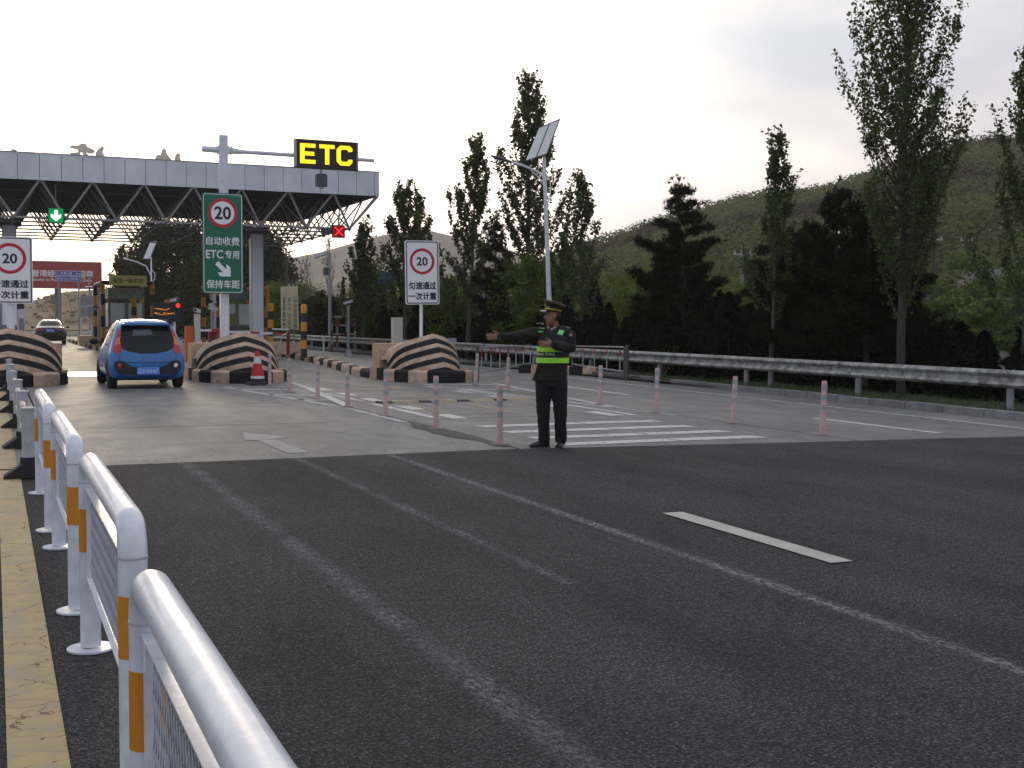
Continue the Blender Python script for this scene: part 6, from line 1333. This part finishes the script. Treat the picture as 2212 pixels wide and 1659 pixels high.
def pine(label, x, y, h, rad, m_, ntuft=900, lean=0, top=.0, brown=.16, seed=0):
    random.seed(seed); o = thing('pine_tree', label, 'tree', (x, y, .03), 0, 'dark pines behind the guard rail'); tk = MB()
    tp = [Vector((lean*max(0, k/8-.55)*2.2*(k/8), 0, h*k/8)) for k in range(9)]; tk.tube(tp, [.085*(1-.88*k/8) for k in range(9)], 8); T_ = []
    nbr = 30
    for k in range(nbr):
        t_ = .16+.82*(k/nbr); i = min(7, int(t_*8)); p = tp[i].lerp(tp[i+1], t_*8-i); a = k*2.4+random.gauss(0, .4); L_ = rad*(1.06-t_)**.75*random.uniform(.6, 1.25); pts = [p]; d = Vector((cos(a), sin(a), .10))
        for q_ in range(7): d = (d+Vector((random.gauss(0, .10), random.gauss(0, .10), .05))).normalized(); pts.append(pts[-1]+d*L_/7)
        tk.tube(pts, [.028*(1-.8*j/7)*(1.2-t_) for j in range(8)], 5, False)
        for _ in range(3):
            if t_ > .66 and random.random() < .6: continue
            j = random.randint(2, 6); dd = Vector((random.gauss(0, 1), random.gauss(0, 1), .25)).normalized()*L_*.28
            for q_ in range(1, 4):
                for _2 in range(max(1, int(ntuft/nbr/26))): T_.append(pts[j]+dd*q_/3+Vector((random.gauss(0, .06), random.gauss(0, .06), random.gauss(.02, .04))))
            tk.tube([pts[j], pts[j]+dd], [.008, .003], 4, False)
        for j in range(2, 8):
            if t_ > .66 and random.random() < .55: continue
            for _ in range(max(1, int(ntuft/nbr/6*(L_/rad+.35)))):
                T_.append(pts[j]+Vector((random.gauss(0, .10), random.gauss(0, .10), random.gauss(.03, .045))))
    for _ in range(10): T_.append(tp[-1]+Vector((random.gauss(0, .1), random.gauss(0, .1), random.gauss(0, .12))))
    tk.obj('trunk', bark, o, True)
    T_ = np.array([t_[:] for t_ in T_]); n = len(T_); k = 16; d = rng.normal(size=(n, k, 3)); d[:, :, 2] += .6; d /= np.linalg.norm(d, axis=2)[:, :, None]; L_ = rng.uniform(.10, .19, (n, k, 1)); w = rng.normal(size=(n, k, 3))*.0042
    b_ = np.repeat(T_[:, None, :], k, 1); V = np.stack([b_-w*1.6, b_+w*1.6, b_+d*L_], 2); isb = rng.random(n) < brown
    link('crown', npmesh('crown', V[~isb].reshape(-1, 3, 3), 3), m_, o); link('browned_needles', npmesh('browned_needles', V[isb].reshape(-1, 3, 3), 3), leaf_pine_b, o)
    # cones
    q = MB(); 
    for t_ in T_[::26]: q.ball(tuple(t_+np.array([0, 0, -.04])), (.02, .02, .03), 5, 4)
    q.obj('pine_cones', bark, o, kind='stuff'); return o
pine('layered dark pine with a bent bare top between the officer and the thin poplar', 17.5, 28.7, 5.25, 2.1, leaf_pine, 5200, lean=-.35, seed=3)
pine('broad dark pine just left of the big poplar trunk', 17.6, 22.3, 4.5, 2.0, leaf_pine, 5200, seed=4, brown=.22)
pine('dark pine behind the big poplar', 19.4, 23.8, 4.4, 2.2, leaf_pine, 4800, seed=5)
pine('dark pine behind the white speed sign', 15.9+.4, 39.4, 5.0, 1.2, leaf_pine, 2400, seed=6, brown=.25)
pine('low dark pine between the layered pine and the thin poplar', 20.0, 28.0, 3.8, 2.1, leaf_pine, 4200, seed=7)
pine('broad dark pine in front of the foot of the big poplar', 17.35, 20.9, 4.0, 1.7, leaf_pine, 4200, seed=11, brown=.2)
pine('dark pine between the officer and the layered pine', 18.9, 31.6, 3.9, 1.8, leaf_pine, 3200, seed=13)
pine('low dark pine at the right edge of the photo', 20.9, 19.0, 1.9, 1.5, leaf_pine, 2400, seed=8)
pine('dark pine low down behind the thin poplar', 19.5, 25.8, 4.0, 2.2, leaf_pine, 4600, seed=9, brown=.25)
random.seed(21)
# arborvitae hedge plants: three kinds, copied
def arbor(label, h, r, n, seed):
    rg = np.random.default_rng(seed); o = thing('arborvitae', label, 'shrub', (0, 0, .03), 0, 'dark arborvitae shrubs behind the guard rail')
    MB().tube([(0, 0, 0), (.02, 0, h*.5), (0, .01, h*.9)], [.035, .02, .006], 6).obj('trunk', bark, o)
    t_ = rg.random(n)**1.3; a = rg.uniform(0, 2*pi, n); lob = 1+.20*np.sin(a*3+seed)+.16*np.sin(t_*21+a*2); rr = r*(1-t_)**.62*lob*(rg.uniform(.35, 1, n)**.5); P = np.stack([rr*np.cos(a), rr*np.sin(a), .06+t_*h], 1)
    link('crown', npmesh('crown', leaves(P, .045, elong=1.6), 4), leaf_arbor, o); return o
ar_src = [arbor('x', 2.1, .62, 2600, 1), arbor('x', 1.7, .55, 2200, 2), arbor('x', 2.6, .60, 2800, 3)]
spots = []
yy = 13.2
while yy < 66: spots.append((17.2+random.uniform(-.25, .35)+(.5 if yy < 24 else .2), yy)); yy += random.uniform(.75, 1.0) if yy < 34 else random.uniform(1.1, 1.6)
yy = 14.5
while yy < 58: spots.append((19.0+random.uniform(-.4, .9), yy)); yy += random.uniform(1.1, 1.7)
yy = 15
while yy < 46: spots.append((22.0+random.uniform(-.6, 1.2), yy)); yy += random.uniform(1.3, 2.0)
wh = ['front row', 'middle row', 'back row']
for i, (x, y) in enumerate(spots):
    lab = f'dark conical arborvitae shrub in the unbroken hedge behind the right guard rail'
    s_ = ar_src[i % 3]
    o = s_ if i < 3 else copytree(s_, (0, 0, 0), lab)
    o['label'] = lab; o.location = (x, y, .03); o.rotation_euler = (0, 0, random.uniform(0, 6)); k = random.uniform(.75, 1.15); kz_ = k*random.uniform(.85, 1.15)
    if math.degrees(atan2(x, y)) > 41.5 : kz_ = min(kz_, 1.42/(2.1, 1.7, 2.6)[i % 3])*random.uniform(.8, 1.05)
    o.scale = (k, k, kz_)
# small saplings and bare shrubs against the rail
for i, (x, y, h, l) in enumerate(((16.3, 13.6, 1.15, 'bare twiggy shrub by the rightmost rail post'), (16.4, 27.8, .9, 'small leafy shrub under the rail beside the steel post'))):
    o = thing('roadside_shrub', l, 'shrub', (x, y, .05)); tk = MB(); tips = []
    for k in range(16):
        a = random.uniform(0, 6.28); p = branch_path((0, 0, 0), (cos(a)*.7, sin(a)*.7, 1), h*random.uniform(.6, 1.1), 6, .12, .03); tk.tube(p, [.006*(1-.12*j) for j in range(7)], 4, False); tips += p[3:]
    tk.obj('stems', twig_m, o); link('leaves', npmesh('leaves', leaves(np.array([t_[:] for t_ in tips for _ in range(6)])+rng.normal(0, .05, (len(tips)*6, 3)), .022), 4), bush_m, o)

# ------------------------------------------------------------------ evening haze
hz_m = bpy.data.materials.new('haze_air'); hz_m.use_nodes = True; t = hz_m.node_tree; t.nodes.clear()
o_ = N(t, 'ShaderNodeOutputMaterial'); v_ = N(t, 'ShaderNodeVolumePrincipled'); v_.inputs['Color'].default_value = (.93, .91, .90, 1); v_.inputs['Density'].default_value = .00038; v_.inputs['Anisotropy'].default_value = .3
t.links.new(v_.outputs[0], o_.inputs['Volume'])
MB().box((250, 575, 50), (1800, 1550, 104)).obj('haze', hz_m, kind='stuff')
